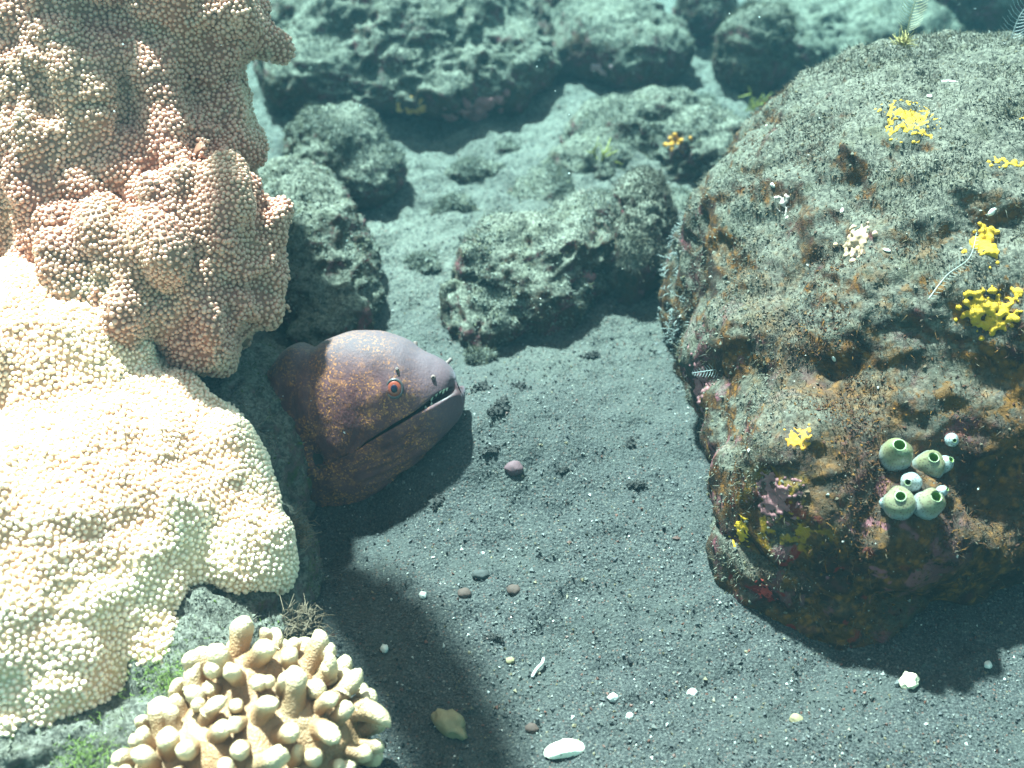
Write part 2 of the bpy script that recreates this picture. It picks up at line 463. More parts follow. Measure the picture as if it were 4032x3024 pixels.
R("background_rock", [(.115, .83, .0, .075, .05, .048), (.15, .80, .005, .05, .045, .045), (.075, .80, .0, .05, .03, .03)], "low silt-buried mound with an orange spot under its brow in the middle distance", back_mat[0], 0.0025, .6, 9000, 5000, 19)
R("background_rock", [(.33, 1.06, -.01, .12, .09, .06), (.25, 1.02, -.01, .06, .05, .05)], "flat silty ledge behind the top of the big boulder", back_mat[0], 0.0032, .6, 7000, 3000, 20)
R("background_rock", [(.47, 1.10, .03, .10, .08, .09)], "dark rock in the top right corner", back_mat[1], 0.0034, .8, 4000, 2000, 21)
R("background_rock", [(-.265, 1.06, .02, .06, .06, .05), (-.2, 1.11, .02, .06, .05, .05)], "crumbly dark rock at the top edge between coral and the largest background rock", back_mat[1], 0.0032, .8, 4000, 2000, 22)
R("background_rock", [(-.030, .79, -.002, .028, .012, .012, .2)], "thin flat stone half buried in silt left of the mound", back_mat[0], 0.002, .3, 1500, 900, 23)
R("background_rock", [(.022, .765, -.004, .034, .022, .018, .5)], "low reddish lump half buried in silt before the mound", back_mat[1], 0.002, .4, 2500, 1500, 24)

for k_, (x, y, r_, lab) in enumerate([(-.045, .735, .016, "rubble stone in the silt just right of the small round stone"), (.06, .735, .020, "rubble stone at the foot of the silt mound's left end"),
        (-.005, .83, .018, "rubble stone below the pink crust of the largest background rock"), (.055, .865, .022, "rubble stone between the silt mound and the second background rock"),
        (-.075, .79, .014, "rubble stone tucked against the small round stone's far side"), (.125, .735, .018, "rubble stone wedged between silt mound and big boulder"),
        (.16, .90, .020, "rubble stone behind the silt mound near the upright furry stone"), (.015, .70, .013, "rubble stone just behind the middle rock"),
        (-.06, .66, .014, "lone rubble stone on the sand between dark rock and middle rock"), (.26, .92, .022, "rubble stone between the upright furry stone and the flat ledge"),
        (-.02, .56, .010, "smallest rubble stone at the near left foot of the middle rock")]):
    R("rubble_stone", [(x, y, .002, r_ * 1.2, r_ * .85, r_ * .55, k_ * .7)], lab, back_mat[k_ % 3], 0.0023, .45, 1500, 900, 120 + k_, group="rubble stones among the background rocks")

# ------------------------------------------------------------------ the big boulder on the right
BO = Vector((.25, .56, 0))
def boulder_extra(m, v, cr, mask):
    # encrusting orange sponge sheet, ochre scales, pink and red crusts on the faces that stand steep
    og = m.ramp(m.noise(42, 4, 0.6, v, 0.8), [(0.30, (0.026, 0.014, 0.012)), (0.43, (0.085, 0.034, 0.013)), (0.52, (0.29, 0.112, 0.017)), (0.58, (0.075, 0.030, 0.014)), (0.66, (0.075, 0.018, 0.016)), (0.80, (0.20, 0.065, 0.07))])
    sc_ = m.voronoi(230, vec=v)
    og = m.mix(m.step(sc_, 0.25, 0.55), og, m.mix(0.6, og, (0.02, 0.012, 0.008)))
    cr = m.mix(m.step(m.noise(16, 3, 0.5, v), 0.34, 0.48), cr, og)
    pk = m.step(m.noise(60, 3, 0.6, v, 0.4), 0.56, 0.62)
    left = m.math('MAXIMUM', m.near((-.145, -.10, .03), .03, .09), m.near((-.09, -.20, .05), .02, .06))
    cr = m.mix(m.math('MULTIPLY', pk, left), cr, (0.30, 0.10, 0.12))
    rd = m.step(m.noise(95, 2, 0.5, v), 0.62, 0.66)
    cr = m.mix(m.math('MULTIPLY', rd, m.near((-.12, -.21, .02), .03, .07)), cr, (0.24, 0.02, 0.014))
    yl = m.step(m.noise(80, 3, 0.6, v), 0.53, 0.58)
    cr = m.mix(m.math('MULTIPLY', yl, m.near((-.125, -.19, .055), .008, .03)), cr, (0.55, 0.30, 0.01))
    # ochre breaking through the silt on the brow
    oc = m.math('MULTIPLY', m.step(m.noise(75, 4, 0.65, v), 0.52, 0.60), m.near((-.02, -.13, .14), .02, .09))
    sep = m.n.new("ShaderNodeSeparateXYZ"); m.l.new(m.tc, sep.inputs[0])
    hgt = m.math('ADD', sep.outputs[2], m.math('MULTIPLY', m.math('SUBTRACT', m.noise(22, 4, 0.65, v), 0.5), 0.09))
    flank = m.step(m.math('ADD', sep.outputs[0], m.math('MULTIPLY', m.math('SUBTRACT', m.noise(30, 3, 0.6, v), 0.5), 0.05)), -0.105, -0.145)
    top = m.math('MAXIMUM', m.step(m.math('SUBTRACT', hgt, m.math('MULTIPLY', sep.outputs[0], 0.22)), 0.095, 0.150), m.math('MULTIPLY', flank, 0.8))
    mask = m.math('MULTIPLY', mask, m.math('ADD', m.math('MULTIPLY', top, 0.80), 0.20))
    mask = m.math('SUBTRACT', mask, m.math('MULTIPLY', oc, 0.85))
    cr = m.mix(oc, cr, (0.22, 0.095, 0.016))
    return cr, mask
b_mat = rock_material("boulder", 7.0, bias=0.07, silt=(0.19, 0.18, 0.140), silt_dark=(0.065, 0.062, 0.048), scale=1.1, extra=boulder_extra)
def boulder_shape(V):
    V = V.copy()
    x, y, z = V.T
    # undercut along the front foot, deeper to the right
    uc = sstep(0.045, 0.0, z - 0.10 * np.clip(x - .17, 0, 1)) * sstep(.13, .20, x) * sstep(.50, .40, y)
    V[:, 1] += uc * (0.012 + 0.12 * np.clip(x - .17, 0, .2))
    return V
def boulder_tint(P, k):
    # brown and rust turf on the steep lower face, silty above and on the left flank
    low = sstep(0.165, 0.105, P[:, 2] + 0.025 * noise(P * 25, 55)) * sstep(0.115, 0.155, P[:, 0] + 0.02 * noise(P * 30, 56))
    pal_ = np.array([(.13, .058, .026), (.08, .034, .022), (.13, .10, .07), (.20, .085, .015)])
    b_ = pal_[(np.abs(noise(P * 400, 57)) * 9.9).astype(int) % 4]
    return k * (1 - low[:, None]) + b_ * low[:, None]
boulder, BV, BF = rock("big_boulder", [(.245, .57, .02, .145, .18, .165), (.265, .475, .088, .130, .064, .066), (.20, .455, .02, .085, .085, .050), (.30, .58, .05, .13, .17, .138), (.165, .400, .0, .060, .062, .042), (.165, .455, .03, .063, .075, .060), (.168, .52, .045, .066, .10, .080), (.185, .425, .035, .060, .050, .055), (.245, .450, .045, .105, .072, .075), (.225, .420, .012, .085, .068, .048), (.30, .44, .03, .07, .05, .06), (.152, .415, .040, .046, .055, .045), (.19, .395, .03, .05, .045, .042)],
     "huge round boulder filling the right side, silt on top, orange crusts in its shade", b_mat, 0.0021, .75, 42000, 22000, 41, shape=boulder_shape,
     ledge=0.30, fine=0.50, tint=boulder_tint, turf_len=0.0036, turf_cols=((.17, .162, .128), (.13, .125, .10), (.125, .105, .06)))

# ------------------------------------------------------------------ left: rock base and massive coral
base_mat = rock_material("coral_base_rock", 11.0, bias=0.12, silt=(0.24, 0.225, 0.185), silt_dark=(0.08, 0.075, 0.06),
    crust=((0.0, (0.04, 0.035, 0.03)), (0.42, (0.10, 0.085, 0.065)), (0.55, (0.22, 0.12, 0.12)), (0.66, (0.10, 0.12, 0.03)), (0.75, (0.28, 0.18, 0.19)), (1.0, (0.3, 0.27, 0.22))))
rock("coral_base_rock", [(-.165, .335, -.005, .065, .07, .045), (-.215, .285, -.01, .08, .06, .05), (-.13, .385, -.01, .03, .05, .04), (-.16, .47, -.01, .05, .10, .06), (-.23, .42, -.02, .08, .15, .07)],
     "pale mottled rock that carries both corals at the lower left", base_mat, 0.0024, .45, 9000, 7000, 51, turf_cols=((.2, .185, .145), (.09, .08, .06), (.09, .12, .03)))

UP = [(-.31, .555, .085, .07, .07, .07), (-.31, .583, .125, .07, .07, .07), (-.31, .61, .165, .07, .07, .07), (-.31, .635, .20, .07, .07, .07), (-.31, .66, .235, .07, .07, .07),
      (-.24, .540, .090, .06, .06, .06), (-.24, .570, .128, .06, .06, .06), (-.24, .602, .165, .06, .06, .06), (-.24, .632, .20, .06, .06, .06), (-.24, .662, .236, .06, .06, .06),
      (-.187, .545, .100, .05, .05, .05), (-.190, .573, .134, .041, .05, .046), (-.190, .602, .165, .040, .05, .045), (-.185, .626, .20, .046, .05, .05), (-.187, .650, .23, .05, .05, .05),
      (-.160, .615, .205, .033, .036, .034), (-.163, .518, .122, .046, .04, .038), (-.166, .492, .100, .033, .035, .036), (-.192, .495, .108, .045, .04, .04)]
LO = [(-.24, .385, .03, .10, .11, .075), (-.27, .45, .06, .09, .08, .07), (-.19, .40, .035, .06, .075, .06), (-.156, .402, .045, .038, .04, .038),
      (-.135, .379, .032, .027, .03, .026), (-.205, .335, .02, .055, .06, .05), (-.185, .325, .012, .042, .045, .04), (-.24, .30, .005, .055, .05, .05)]
def coral_mats(name, f1, f2, f3, p1, p2, p3, tip):
    m = Mat(name + "_flesh")
    c = m.mix(m.step(m.noise(18, 3, 0.5), 0.38, 0.64), f1, f2)
    c = m.mix(m.step(m.noise(9, 2), 0.6, 0.72), c, f3)
    m.bump(m.noise(500, 3), 0.4, 0.001)
    flesh = m.done(c, 0.6, 0.35)
    m = Mat(name + "_polyp")
    c = m.mix(m.step(m.noise(18, 3, 0.5), 0.38, 0.64), p1, p2)
    c = m.mix(m.step(m.noise(9, 2), 0.6, 0.72), c, p3)
    c = m.mix(m.step(m.noise(70, 4, 0.6), 0.58, 0.68), c, m.mix(0.45, c, (0.25, 0.23, 0.16)))      # thin film of silt and algae
    c = m.mix(m.math('MULTIPLY', m.attr(), 0.38), c, tip)
    return flesh, m.done(c, 0.28, 0.5)
brown_mats = coral_mats("brown_coral", (0.22, 0.085, 0.055), (0.24, 0.125, 0.075), (0.19, 0.14, 0.09), (0.46, 0.195, 0.125), (0.48, 0.265, 0.165), (0.42, 0.305, 0.20), (0.60, 0.42, 0.34))  # pinkish-brown pigment, darkened further to stand in for weaker sun on the upper coral
cream_mats = coral_mats("cream_coral", (0.50, 0.27, 0.16), (0.54, 0.38, 0.23), (0.48, 0.38, 0.25), (0.74, 0.46, 0.31), (0.76, 0.56, 0.38), (0.68, 0.56, 0.40), (0.88, 0.74, 0.60))

# one polyp: a small blunt dome, paler at the tip
pr = [(.92, -.35), (1.0, .25), (.86, .68), (.50, 1.0), (0.0, 1.12)]
pV, pF = lathe(pr, 8)
pT = np.repeat(np.array([0, 0.05, .35, .8, 1.0]), 8)[:, None] * np.ones((1, 3))

def coral_mass(ells, voxel, seed, lumps):
    V, N, F = blob(ells, voxel, 8)
    V = V + N * (lumps * (0.018 * fbm(V * 20, 2, seed) + 0.016 * (billow(V * 38, 2, seed + 4) - .22)))[:, None]
    N = normals(V, F)
    # oblique folds running down the mass
    q = V @ np.array([[1.0, 0.25, 0.5], [0.25, 0.35, 0.1], [-0.35, 0.1, 0.4]])
    V = V + N * (lumps * 0.011 * noise(q * 46, seed + 9))[:, None]
    return V, normals(V, F), F

def poisson(P, N, r):
    cell = r / math.sqrt(3); g = {}; keep = []
    K = np.floor(P / r).astype(int)
    for n in range(len(P)):
        k = tuple(K[n]); ok = True
        for a in (-1, 0, 1):
            for b in (-1, 0, 1):
                for c_ in (-1, 0, 1):
                    for o in g.get((k[0] + a, k[1] + b, k[2] + c_), ()):
                        d = P[o] - P[n]
                        if d[0] * d[0] + d[1] * d[1] + d[2] * d[2] < r * r: ok = False; break
                    if not ok: break
                if not ok: break
            if not ok: break
        if ok: g.setdefault(k, []).append(n); keep.append(n)
    return keep

def frames(N):
    ref = np.where(np.abs(N[:, 2:3]) < 0.9, np.array([[0, 0, 1.0]]), np.array([[1.0, 0, 0]]))
    a = np.cross(ref, N); a /= np.linalg.norm(a, axis=1)[:, None]
    return a, np.cross(N, a)

def coral(name, ells, label, seed, lumps, n_cand, mats, spacing=0.00215):
    coral_mat, polyp_mat = mats
    V, N, F = coral_mass(ells, 0.0033, seed, lumps)
    c = V.mean(0); c[2] = max(0, V[:, 2].min())
    root = empty(name, c, label, "coral")
    add("flesh", make_mesh(name, V - c, F, True, mats=[coral_mat]), root)
    def wgt(P, n):
        t = np.array(CAM) - P; t /= np.linalg.norm(t, axis=1)[:, None]
        return ((n * t).sum(1) > -0.30) * (P[:, 0] > -0.36) * (P[:, 2] > -0.015)
    P, n = scatter(V, F, n_cand, seed, wgt)
    k = poisson(P, n, spacing); P, n = P[k], n[k]
    size = spacing * (0.61 + 0.08 * noise(P * 60, seed + 2)) * (0.70 + 0.50 * rng.random(len(P)))
    a, b = frames(n)
    # the 300 that lie closest to the camera and in view are parts of their own
    rel = P - np.array(CAM); th = math.radians(40)
    f = rel[:, 1] * math.cos(th) - rel[:, 2] * math.sin(th); u = rel[:, 1] * math.sin(th) + rel[:, 2] * math.cos(th)
    inview = (np.abs(rel[:, 0] / f) < 0.44) & (np.abs(u / f) < 0.33) & ((-rel / np.linalg.norm(rel, axis=1)[:, None] * n).sum(1) > 0.25)
    order = np.argsort(np.where(inview, f - size * 60, 9.0))[:300]
    pme = make_mesh("polyp", pV * 0.001, pF, True, pT, [polyp_mat])
    for i_ in order:
        M3 = Matrix((a[i_], b[i_], n[i_])).transposed()
        add("polyp", pme, root, Vector(P[i_] - c), M3.to_quaternion(), float(size[i_]) * 1000)
    rest = np.setdiff1d(np.arange(len(P)), order)
    A, B, Nn, s_ = a[rest], b[rest], n[rest], size[rest][:, None, None]
    W = (pV[None, :, 0:1] * A[:, None] + pV[None, :, 1:2] * B[:, None] + pV[None, :, 2:3] * Nn[:, None]) * s_ + (P[rest] - c)[:, None]
    FF = (np.arange(len(rest))[:, None, None] * len(pV) + pF[None]).reshape(-1, 4)
    o = add("polyp_cover", make_mesh("polyp_cover", W.reshape(-1, 3), FF, True, np.tile(pT, (len(rest), 1)), [polyp_mat]), root)
    o["kind"] = "stuff"
    return root, mats
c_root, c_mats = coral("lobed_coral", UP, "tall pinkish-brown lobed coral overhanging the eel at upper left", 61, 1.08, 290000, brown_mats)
# unseen stalk and lobe above the frame, added to throw the shadow across the sand
st = [(-.200 - .012 * t_, .655 - .035 * t_ ** 2, .24 + .20 * t_, .009, .009, .012) for t_ in np.linspace(0, 1, 22)]
V, N, F = blob(st + [(-.215, .615, .438, .025, .028, .024), (-.195, .595, .444, .027, .03, .026), (-.177, .572, .447, .027, .032, .026), (-.160, .545, .448, .027, .034, .026), (-.145, .512, .45, .027, .038, .026)], 0.0033, 5)
V = V + N * (0.003 * fbm(V * 60, 2, 63))[:, None]
add("unseen_shadow_lobe", make_mesh("unseen_shadow_lobe", V - np.array(c_root.location), F, True, np.full((len(V), 3), .3), mats=[c_mats[1]]), c_root)
coral("lobed_coral", LO, "low sunlit cream coral mound in front of the eel at lower left", 67, 0.5, 290000, cream_mats)

# ------------------------------------------------------------------ finger coral at the bottom left
fm = Mat("finger_coral")
c = fm.mix(fm.step(fm.noise(30, 3), 0.4, 0.65), (0.24, 0.125, 0.06), (0.28, 0.175, 0.095))
c = fm.mix(fm.math('MULTIPLY', fm.attr(), 0.75), c, (0.58, 0.45, 0.28))  # branches darker towards their feet: shade of the gaps put into the colour
fm.bump(fm.math('ADD', fm.noise(260, 3), fm.math('MULTIPLY', fm.voronoi(900), 0.6)), 0.6, 0.0014)
finger_mat = fm.done(c, 0.55, 0.35)
FC = Vector((-.115, .272, .0))
f_ells = [(-.118, .268, .022, .040, .034, .028), (-.142, .258, .020, .030, .028, .024), (-.090, .275, .024, .026, .026, .024), (-.112, .292, .030, .03, .022, .024)]
V, N, F = blob(f_ells, 0.0022, 5)
V = V + N * (0.005 * fbm(V * 45, 2, 71) + 0.003 * (billow(V * 110, 2, 72) - .25))[:, None]
fing = empty("finger_coral", FC + Vector((.006, 0, 0)), "cream knobbly finger coral at the bottom edge, lower left", "coral")
add("base", make_mesh("finger_coral_base", V - np.array(FC), F, True, np.zeros((len(V), 3)), [finger_mat]), fing)
variants = []
for k in range(7):
    r = np.random.default_rng(300 + k)
    h = 2.2 + 1.5 * r.random()
    prof = [(1.1, -.6), (.98, .1), (.92, .5), (.93, h * .5), (.95, h * .70), (.84, h * .85), (.60, h * .95), (.30, h * .995), (0, h)]
    v, f = lathe(prof, 18)
    bend = r.normal(size=2) * 0.05
    v[:, 0] += bend[0] * v[:, 2] ** 2; v[:, 1] += bend[1] * v[:, 2] ** 2
    v = v + (noise(v * 0.9, 80 + k) * 0.12)[:, None] * np.stack([v[:, 0], v[:, 1], 0.4 * v[:, 2]], 1)
    v = v + (noise(v * 2.2, 180 + k) * 0.13)[:, None] * np.stack([v[:, 0], v[:, 1], 0.2 * v[:, 2]], 1)
    t = sstep(0.3, 1.0, v[:, 2] / h)[:, None] * np.ones((1, 3))
    if k in (2, 5):                                                    # forked tip
        v2, f2 = lathe([(a * .8, b * .55) for a, b in prof], 12)
        v2 = v2 @ np.array(Matrix.Rotation(0.75, 3, 'X')).T + np.array([0, 0, h * .38])
        t = np.concatenate([t, sstep(-.2, 0.9, v2[:, 2] / h)[:, None] * np.ones((1, 3))])
        v, f = merge([(v, f), (v2, f2)]); f = f[0]
    variants.append(make_mesh("branch", v * 0.0056, f, True, t, [finger_mat]))
P, n_ = scatter(V, F, 6000, 73, lambda p, q: np.clip(0.25 + q[:, 2] - 0.25 * q[:, 1] + 0.35 * q[:, 0], 0, 2) * (p[:, 2] > 0.004))
k = poisson(P, n_, 0.0096)[:108]
tocam_img_right = Vector((0.5, -0.1, 0.45))
for q, i_ in enumerate(k):
    d = (Vector(n_[i_]) * 0.9 + tocam_img_right * 0.5 + Vector(rng.normal(size=3)) * 0.12).normalized()
    rot = d.to_track_quat('Z', 'Y') @ Quaternion((0, 0, 1), rng.random() * 6.28)
    add("branch", variants[q % 7], fing, Vector(P[i_]) - FC, rot, 0.62 + 0.40 * rng.random())

fing.scale = (.90, .90, .92)

# ------------------------------------------------------------------ the moray eel
PX = 0.625 / 2457.8                       # metres per unit of the profile drawing below
ST = [  # top (u,v), upper lip, lower lip, underside, half width, offset into the crevice
    ((-390, -110), None, None, (-330, -220), 50, 150),
    ((-330, -40), None, None, (-255, -175), 58, 85),
    ((-288, 10), None, None, (-205, -192), 66, 45),
    ((-250, 68), None, None, (-168, -212), 74, 22),
    ((-210, 123), None, None, (-138, -224), 80, 8),
    ((-168, 152), None, None, (-106, -226), 85, 0),
    ((-128, 143), None, None, (-70, -216), 88, 0),
    ((-98, 162), None, None, (-36, -200), 95, 0),
    ((-55, 178), None, None, (-2, -180), 100, 0),
    ((-10, 181), (0, -40), (1, -43), (32, -155), 100, 0),
    ((30, 176), (42, -10), (46, -16), (68, -121), 95, 0),
    ((68, 163), (82, 14), (86, 8), (103, -93), 86, 0),
    ((100, 142), (115, 38), (121, 28), (130, -63), 75, 0),
    ((128, 130), (138, 57), (149, 43), (152, -42), 68, 0),
    ((150, 118), (157, 70), (171, 54), (174, -18), 58, 0),
    ((166, 103), (169, 73), (186, 58), (188, 4), 44, 0),
    ((174, 89), (174, 77), (193, 52), (194, 24), 24, 0)]
mouth_frac = 0.66
rows = []
for T, U, Lp, B, W_, off in ST:
    T, B = np.array(T, float), np.array(B, float)
    cut = 1.0 if U is not None else 0.0
    if U is None: U = Lp = T + (B - T) * mouth_frac
    rows.append(np.concatenate([T, U, Lp, B, [W_, off, cut]]))
rows = np.array(rows)
def spline(A, m_):
    n = len(A); t = np.linspace(0, n - 1, m_); i = np.clip(t.astype(int), 0, n - 2); f = (t - i)[:, None]
    p0, p1, p2, p3 = A[np.clip(i - 1, 0, n - 1)], A[i], A[i + 1], A[np.clip(i + 2, 0, n - 1)]
    return 0.5 * (2 * p1 + (p2 - p0) * f + (2 * p0 - 5 * p1 + 4 * p2 - p3) * f ** 2 + (3 * p1 - p0 - 3 * p2 + p3) * f ** 3)
RN = 190
rows = spline(rows, RN)
nA, nI, nB = 46, 5, 30
ring = []
for T, U, Lp, B, W_, off, cut in [(r[0:2], r[2:4], r[4:6], r[6:8], r[8], r[9], np.clip(r[10], 0, 1)) for r in rows]:
    pts = []
    ch = B - T; L2 = (ch @ ch)
    def width(p):
        f = np.clip(((p - T) @ ch) / L2, 0, 1)
        f = f ** 0.92
        return W_ * max(0.0, 1 - abs(2 * f - 1) ** 2.25) ** (1 / 2.25)
    ta = 0.5 - 0.5 * np.cos(np.linspace(0, 1, nA) * math.pi * 0.62); ta /= ta[-1]
    for a in ta: p = T + (U - T) * a; pts.append((p[0], p[1], width(p)))
    wu, wl_ = width(U), width(Lp)
    for q in range(1, nI + 1):                                          # mouth lining folds inwards
        a = q / (nI + 1); dep = math.sin(a * math.pi) ** 0.6 * 0.62 * cut
        p = U + (Lp - U) * a; wv = (wu + (wl_ - wu) * a) * (1 - dep)
        pts.append((p[0], p[1], wv))
    tb = 1 - (0.5 - 0.5 * np.cos(np.linspace(0, 1, nB) * math.pi * 0.62)) / (0.5 - 0.5 * math.cos(math.pi * 0.62)); tb = tb[::-1]
    for a in tb: p = Lp + (B - Lp) * a; pts.append((p[0], p[1], width(p)))
    pts = np.array(pts)
    near_ = np.stack([pts[:, 0], off - pts[:, 2], pts[:, 1]], 1)
    far_ = np.stack([pts[-2:0:-1, 0], off + pts[-2:0:-1, 2], pts[-2:0:-1, 1]], 1)
    ring.append(np.concatenate([near_, far_]))
ring = np.array(ring); RM = ring.shape[1]
EV = ring.reshape(-1, 3)
i, j = np.meshgrid(np.arange(RN - 1), np.arange(RM), indexing='ij'); i, j = i.ravel(), j.ravel(); k = (j + 1) % RM
EF = np.stack([i * RM + j, i * RM + k, (i + 1) * RM + k, (i + 1) * RM + j], 1)
jm = np.minimum(j, RM - j)
mouth_face = ((jm >= nA) & (jm < nA + nI)) & (i > RN * 8.4 / 16)
# close snout and chin tips
cu = EV[-RM:][:nA].mean(0); cl = EV[-RM:][nA + nI:nA + nI + nB].mean(0)
cu[1] = cl[1] = 0; cu[0] += 2; cl[0] += 2
tips = np.array([cu, cl]); b0 = (RN - 1) * RM; nv = len(EV)
jj = np.arange(RM); kk = (jj + 1) % RM; jmm = np.minimum(jj, RM - jj)
ET = np.stack([b0 + jj, b0 + kk, np.where(jmm < nA + nI // 2, nv, nv + 1)], 1)
EV = np.concatenate([EV, tips])
# skin relief: cheek fold behind the head, gill pit, throat pleats, fine wrinkles
u_, d_, v_ = EV.T
nearside = sstep(10, -30, d_) ; farside = 1 - nearside
cx = np.interp(-v_, [-160, -140, -90, -30, 20, 80, 140], [-126, -130, -146, -146, -130, -105, -90])   # cheek line as u of v
dist = u_ - cx
fold = np.where(dist > 0, np.exp(-(dist / 55) ** 2) * sstep(-2, 20, dist), -0.7 * np.exp(-(dist / 38) ** 2) * sstep(2, -10, dist)) * sstep(-110, 20, v_) * sstep(170, 130, v_)
fold2 = -np.exp(-((u_ - (-205 + 0.35 * (v_ - 20))) / 14) ** 2) * sstep(-120, -40, v_) * sstep(120, 60, v_) * 0.5
gill = np.exp(-(((u_ + 104) * .92 + (v_ + 84) * .30) / 12) ** 2 - ((-(u_ + 104) * .30 + (v_ + 84) * .92) / 20) ** 2)
pl = 0
for k_, (o_, a_) in enumerate([(-45, .62), (-62, .55), (-82, .5), (-104, .42), (-128, .36)]):
    ln = v_ - (o_ + a_ * (u_ - 60)) - 4 * np.sin(u_ * .05 + k_)
    pl = pl - np.exp(-(ln / 3.4) ** 2) * sstep(-70 + 12 * k_, 10, u_) * sstep(150, 100, u_) * sstep(0, -30, v_ - (u_ * .55 - 35))
dep = 6 * fold + 3 * fold2 - 17 * gill + 6.0 * pl
dep = dep + 2.0 * noise(np.stack([u_ * .02, d_ * .02, v_ * .02], 1), 90) + 0.9 * noise(np.stack([u_ * .10, d_ * .05, v_ * .03], 1), 91) * sstep(-40, -130, u_)
lump = np.exp(-(((u_ - 66) / 30) ** 2 + ((v_ - 76) / 30) ** 2)) * 5          # brow round the eye
dep = dep + lump
EN = np.zeros_like(EV); fn = np.cross(EV[EF[:, 2]] - EV[EF[:, 0]], EV[EF[:, 3]] - EV[EF[:, 1]])
for k_ in range(4): np.add.at(EN, EF[:, k_], fn)
EN /= np.linalg.norm(EN, axis=1)[:, None] + 1e-9
sgn = np.sign((EN[:, 1] * d_).sum()) or 1
inner = np.zeros(len(EV), bool)
jv = np.arange(RN * RM) % RM; jv = np.minimum(jv, RM - jv); inner[:RN * RM] = (jv > nA) & (jv < nA + nI)
EV = EV + EN * sgn * (dep * ~inner)[:, None] * np.where(d_ < 25, 1, 0.3)[:, None]
if sgn < 0: EF = EF[:, ::-1]
else: ET = ET
em = Mat("eel_skin")
sx = em.n.new("ShaderNodeSeparateXYZ"); em.l.new(em.tc, sx.inputs[0])
U_, V_ = sx.outputs[0], sx.outputs[2]
base = em.mix(em.step(em.noise(60, 3), 0.35, 0.65), (0.070, 0.024, 0.028), (0.115, 0.044, 0.047))
snout = em.step(em.math('ADD', U_, em.math('MULTIPLY', V_, 0.45)), 0.018, 0.048)
base = em.mix(em.math('MULTIPLY', snout, 0.85), base, (0.080, 0.046, 0.055))
crown = em.step(V_, 0.016, 0.044)
base = em.mix(em.math('MULTIPLY', crown, 0.75), base, (0.068, 0.052, 0.060))
sp1 = em.step(em.noise(820, 2, 0.6), 0.56, 0.63)
sp2 = em.step(em.noise(300, 3, 0.7, dist=1.0), 0.50, 0.60)
patch = em.step(em.noise(75, 3, 0.6), 0.34, 0.58)
spk = em.math('MULTIPLY', em.math('MAXIMUM', sp1, em.math('MULTIPLY', sp2, 0.30)), patch)
fade = em.math('SUBTRACT', 1.0, em.math('MULTIPLY', snout, 0.93))
jaw = em.step(em.math('SUBTRACT', V_, em.math('MULTIPLY', U_, 0.45)), -0.030, -0.016)   # jaw and belly carry fewer spots
spk = em.math('MULTIPLY', spk, fade)
spk = em.math('MULTIPLY', spk, em.math('SUBTRACT', 1.0, em.math('MULTIPLY', crown, 0.55)))
spot = em.mix(em.noise(40, 2), (0.56, 0.14, 0.018), (0.70, 0.32, 0.08))
col = em.mix(em.math('MULTIPLY', spk, 0.58), base, spot)
mpw = em.n.new("ShaderNodeMapping"); em.l.new(em.tc, mpw.inputs[0]); mpw.inputs["Scale"].default_value = (1.0, 1.0, 0.35); mpw.inputs["Rotation"].default_value = (0, -0.5, 0)
em.bump(em.math('ADD', em.noise(900, 3, 0.6, mpw.outputs[0]), em.noise(300, 2)), 0.4, 0.0008)
eel_mat = em.done(col, 0.68, 0.18)
em.b.inputs["Sheen Weight"].default_value = 0.06; em.b.inputs["Sheen Roughness"].default_value = 0.4; em.b.inputs["Sheen Tint"].default_value = (0.75, 0.85, 1.0, 1)
mm = simple("eel_mouth", (0.045, 0.02, 0.022), 0.5)
EQ = Matrix.Rotation(math.radians(-28), 4, 'X') @ Matrix.Rotation(math.radians(-8), 4, 'Z')
EL = Vector((-.077, .480, .025))
eel = empty("moray_eel", EL, "brown moray eel with orange speckles and a red eye leaning out from the coral", "eel")
eel.rotation_euler = EQ.to_euler(); eel.scale = (1.03, 1.03, 1.03)
me = make_mesh("moray_eel", EV * PX, [EF, ET], True, mats=[eel_mat, mm], mat_index=np.concatenate([mouth_face.astype(int), np.zeros(len(ET), int)]))
add("body", me, eel)
EB = bvh(EV * PX, EF)
def on_eel(u, v, side=-1):
    """point and normal on the skin where a line across the head at (u,v) meets it"""
    o = Vector((u * PX, side * 0.2, v * PX)); h = EB.ray_cast(o, Vector((0, -side, 0)))
    n = h[1]
    if n.y * side < 0: n = -n
    return h[0], n
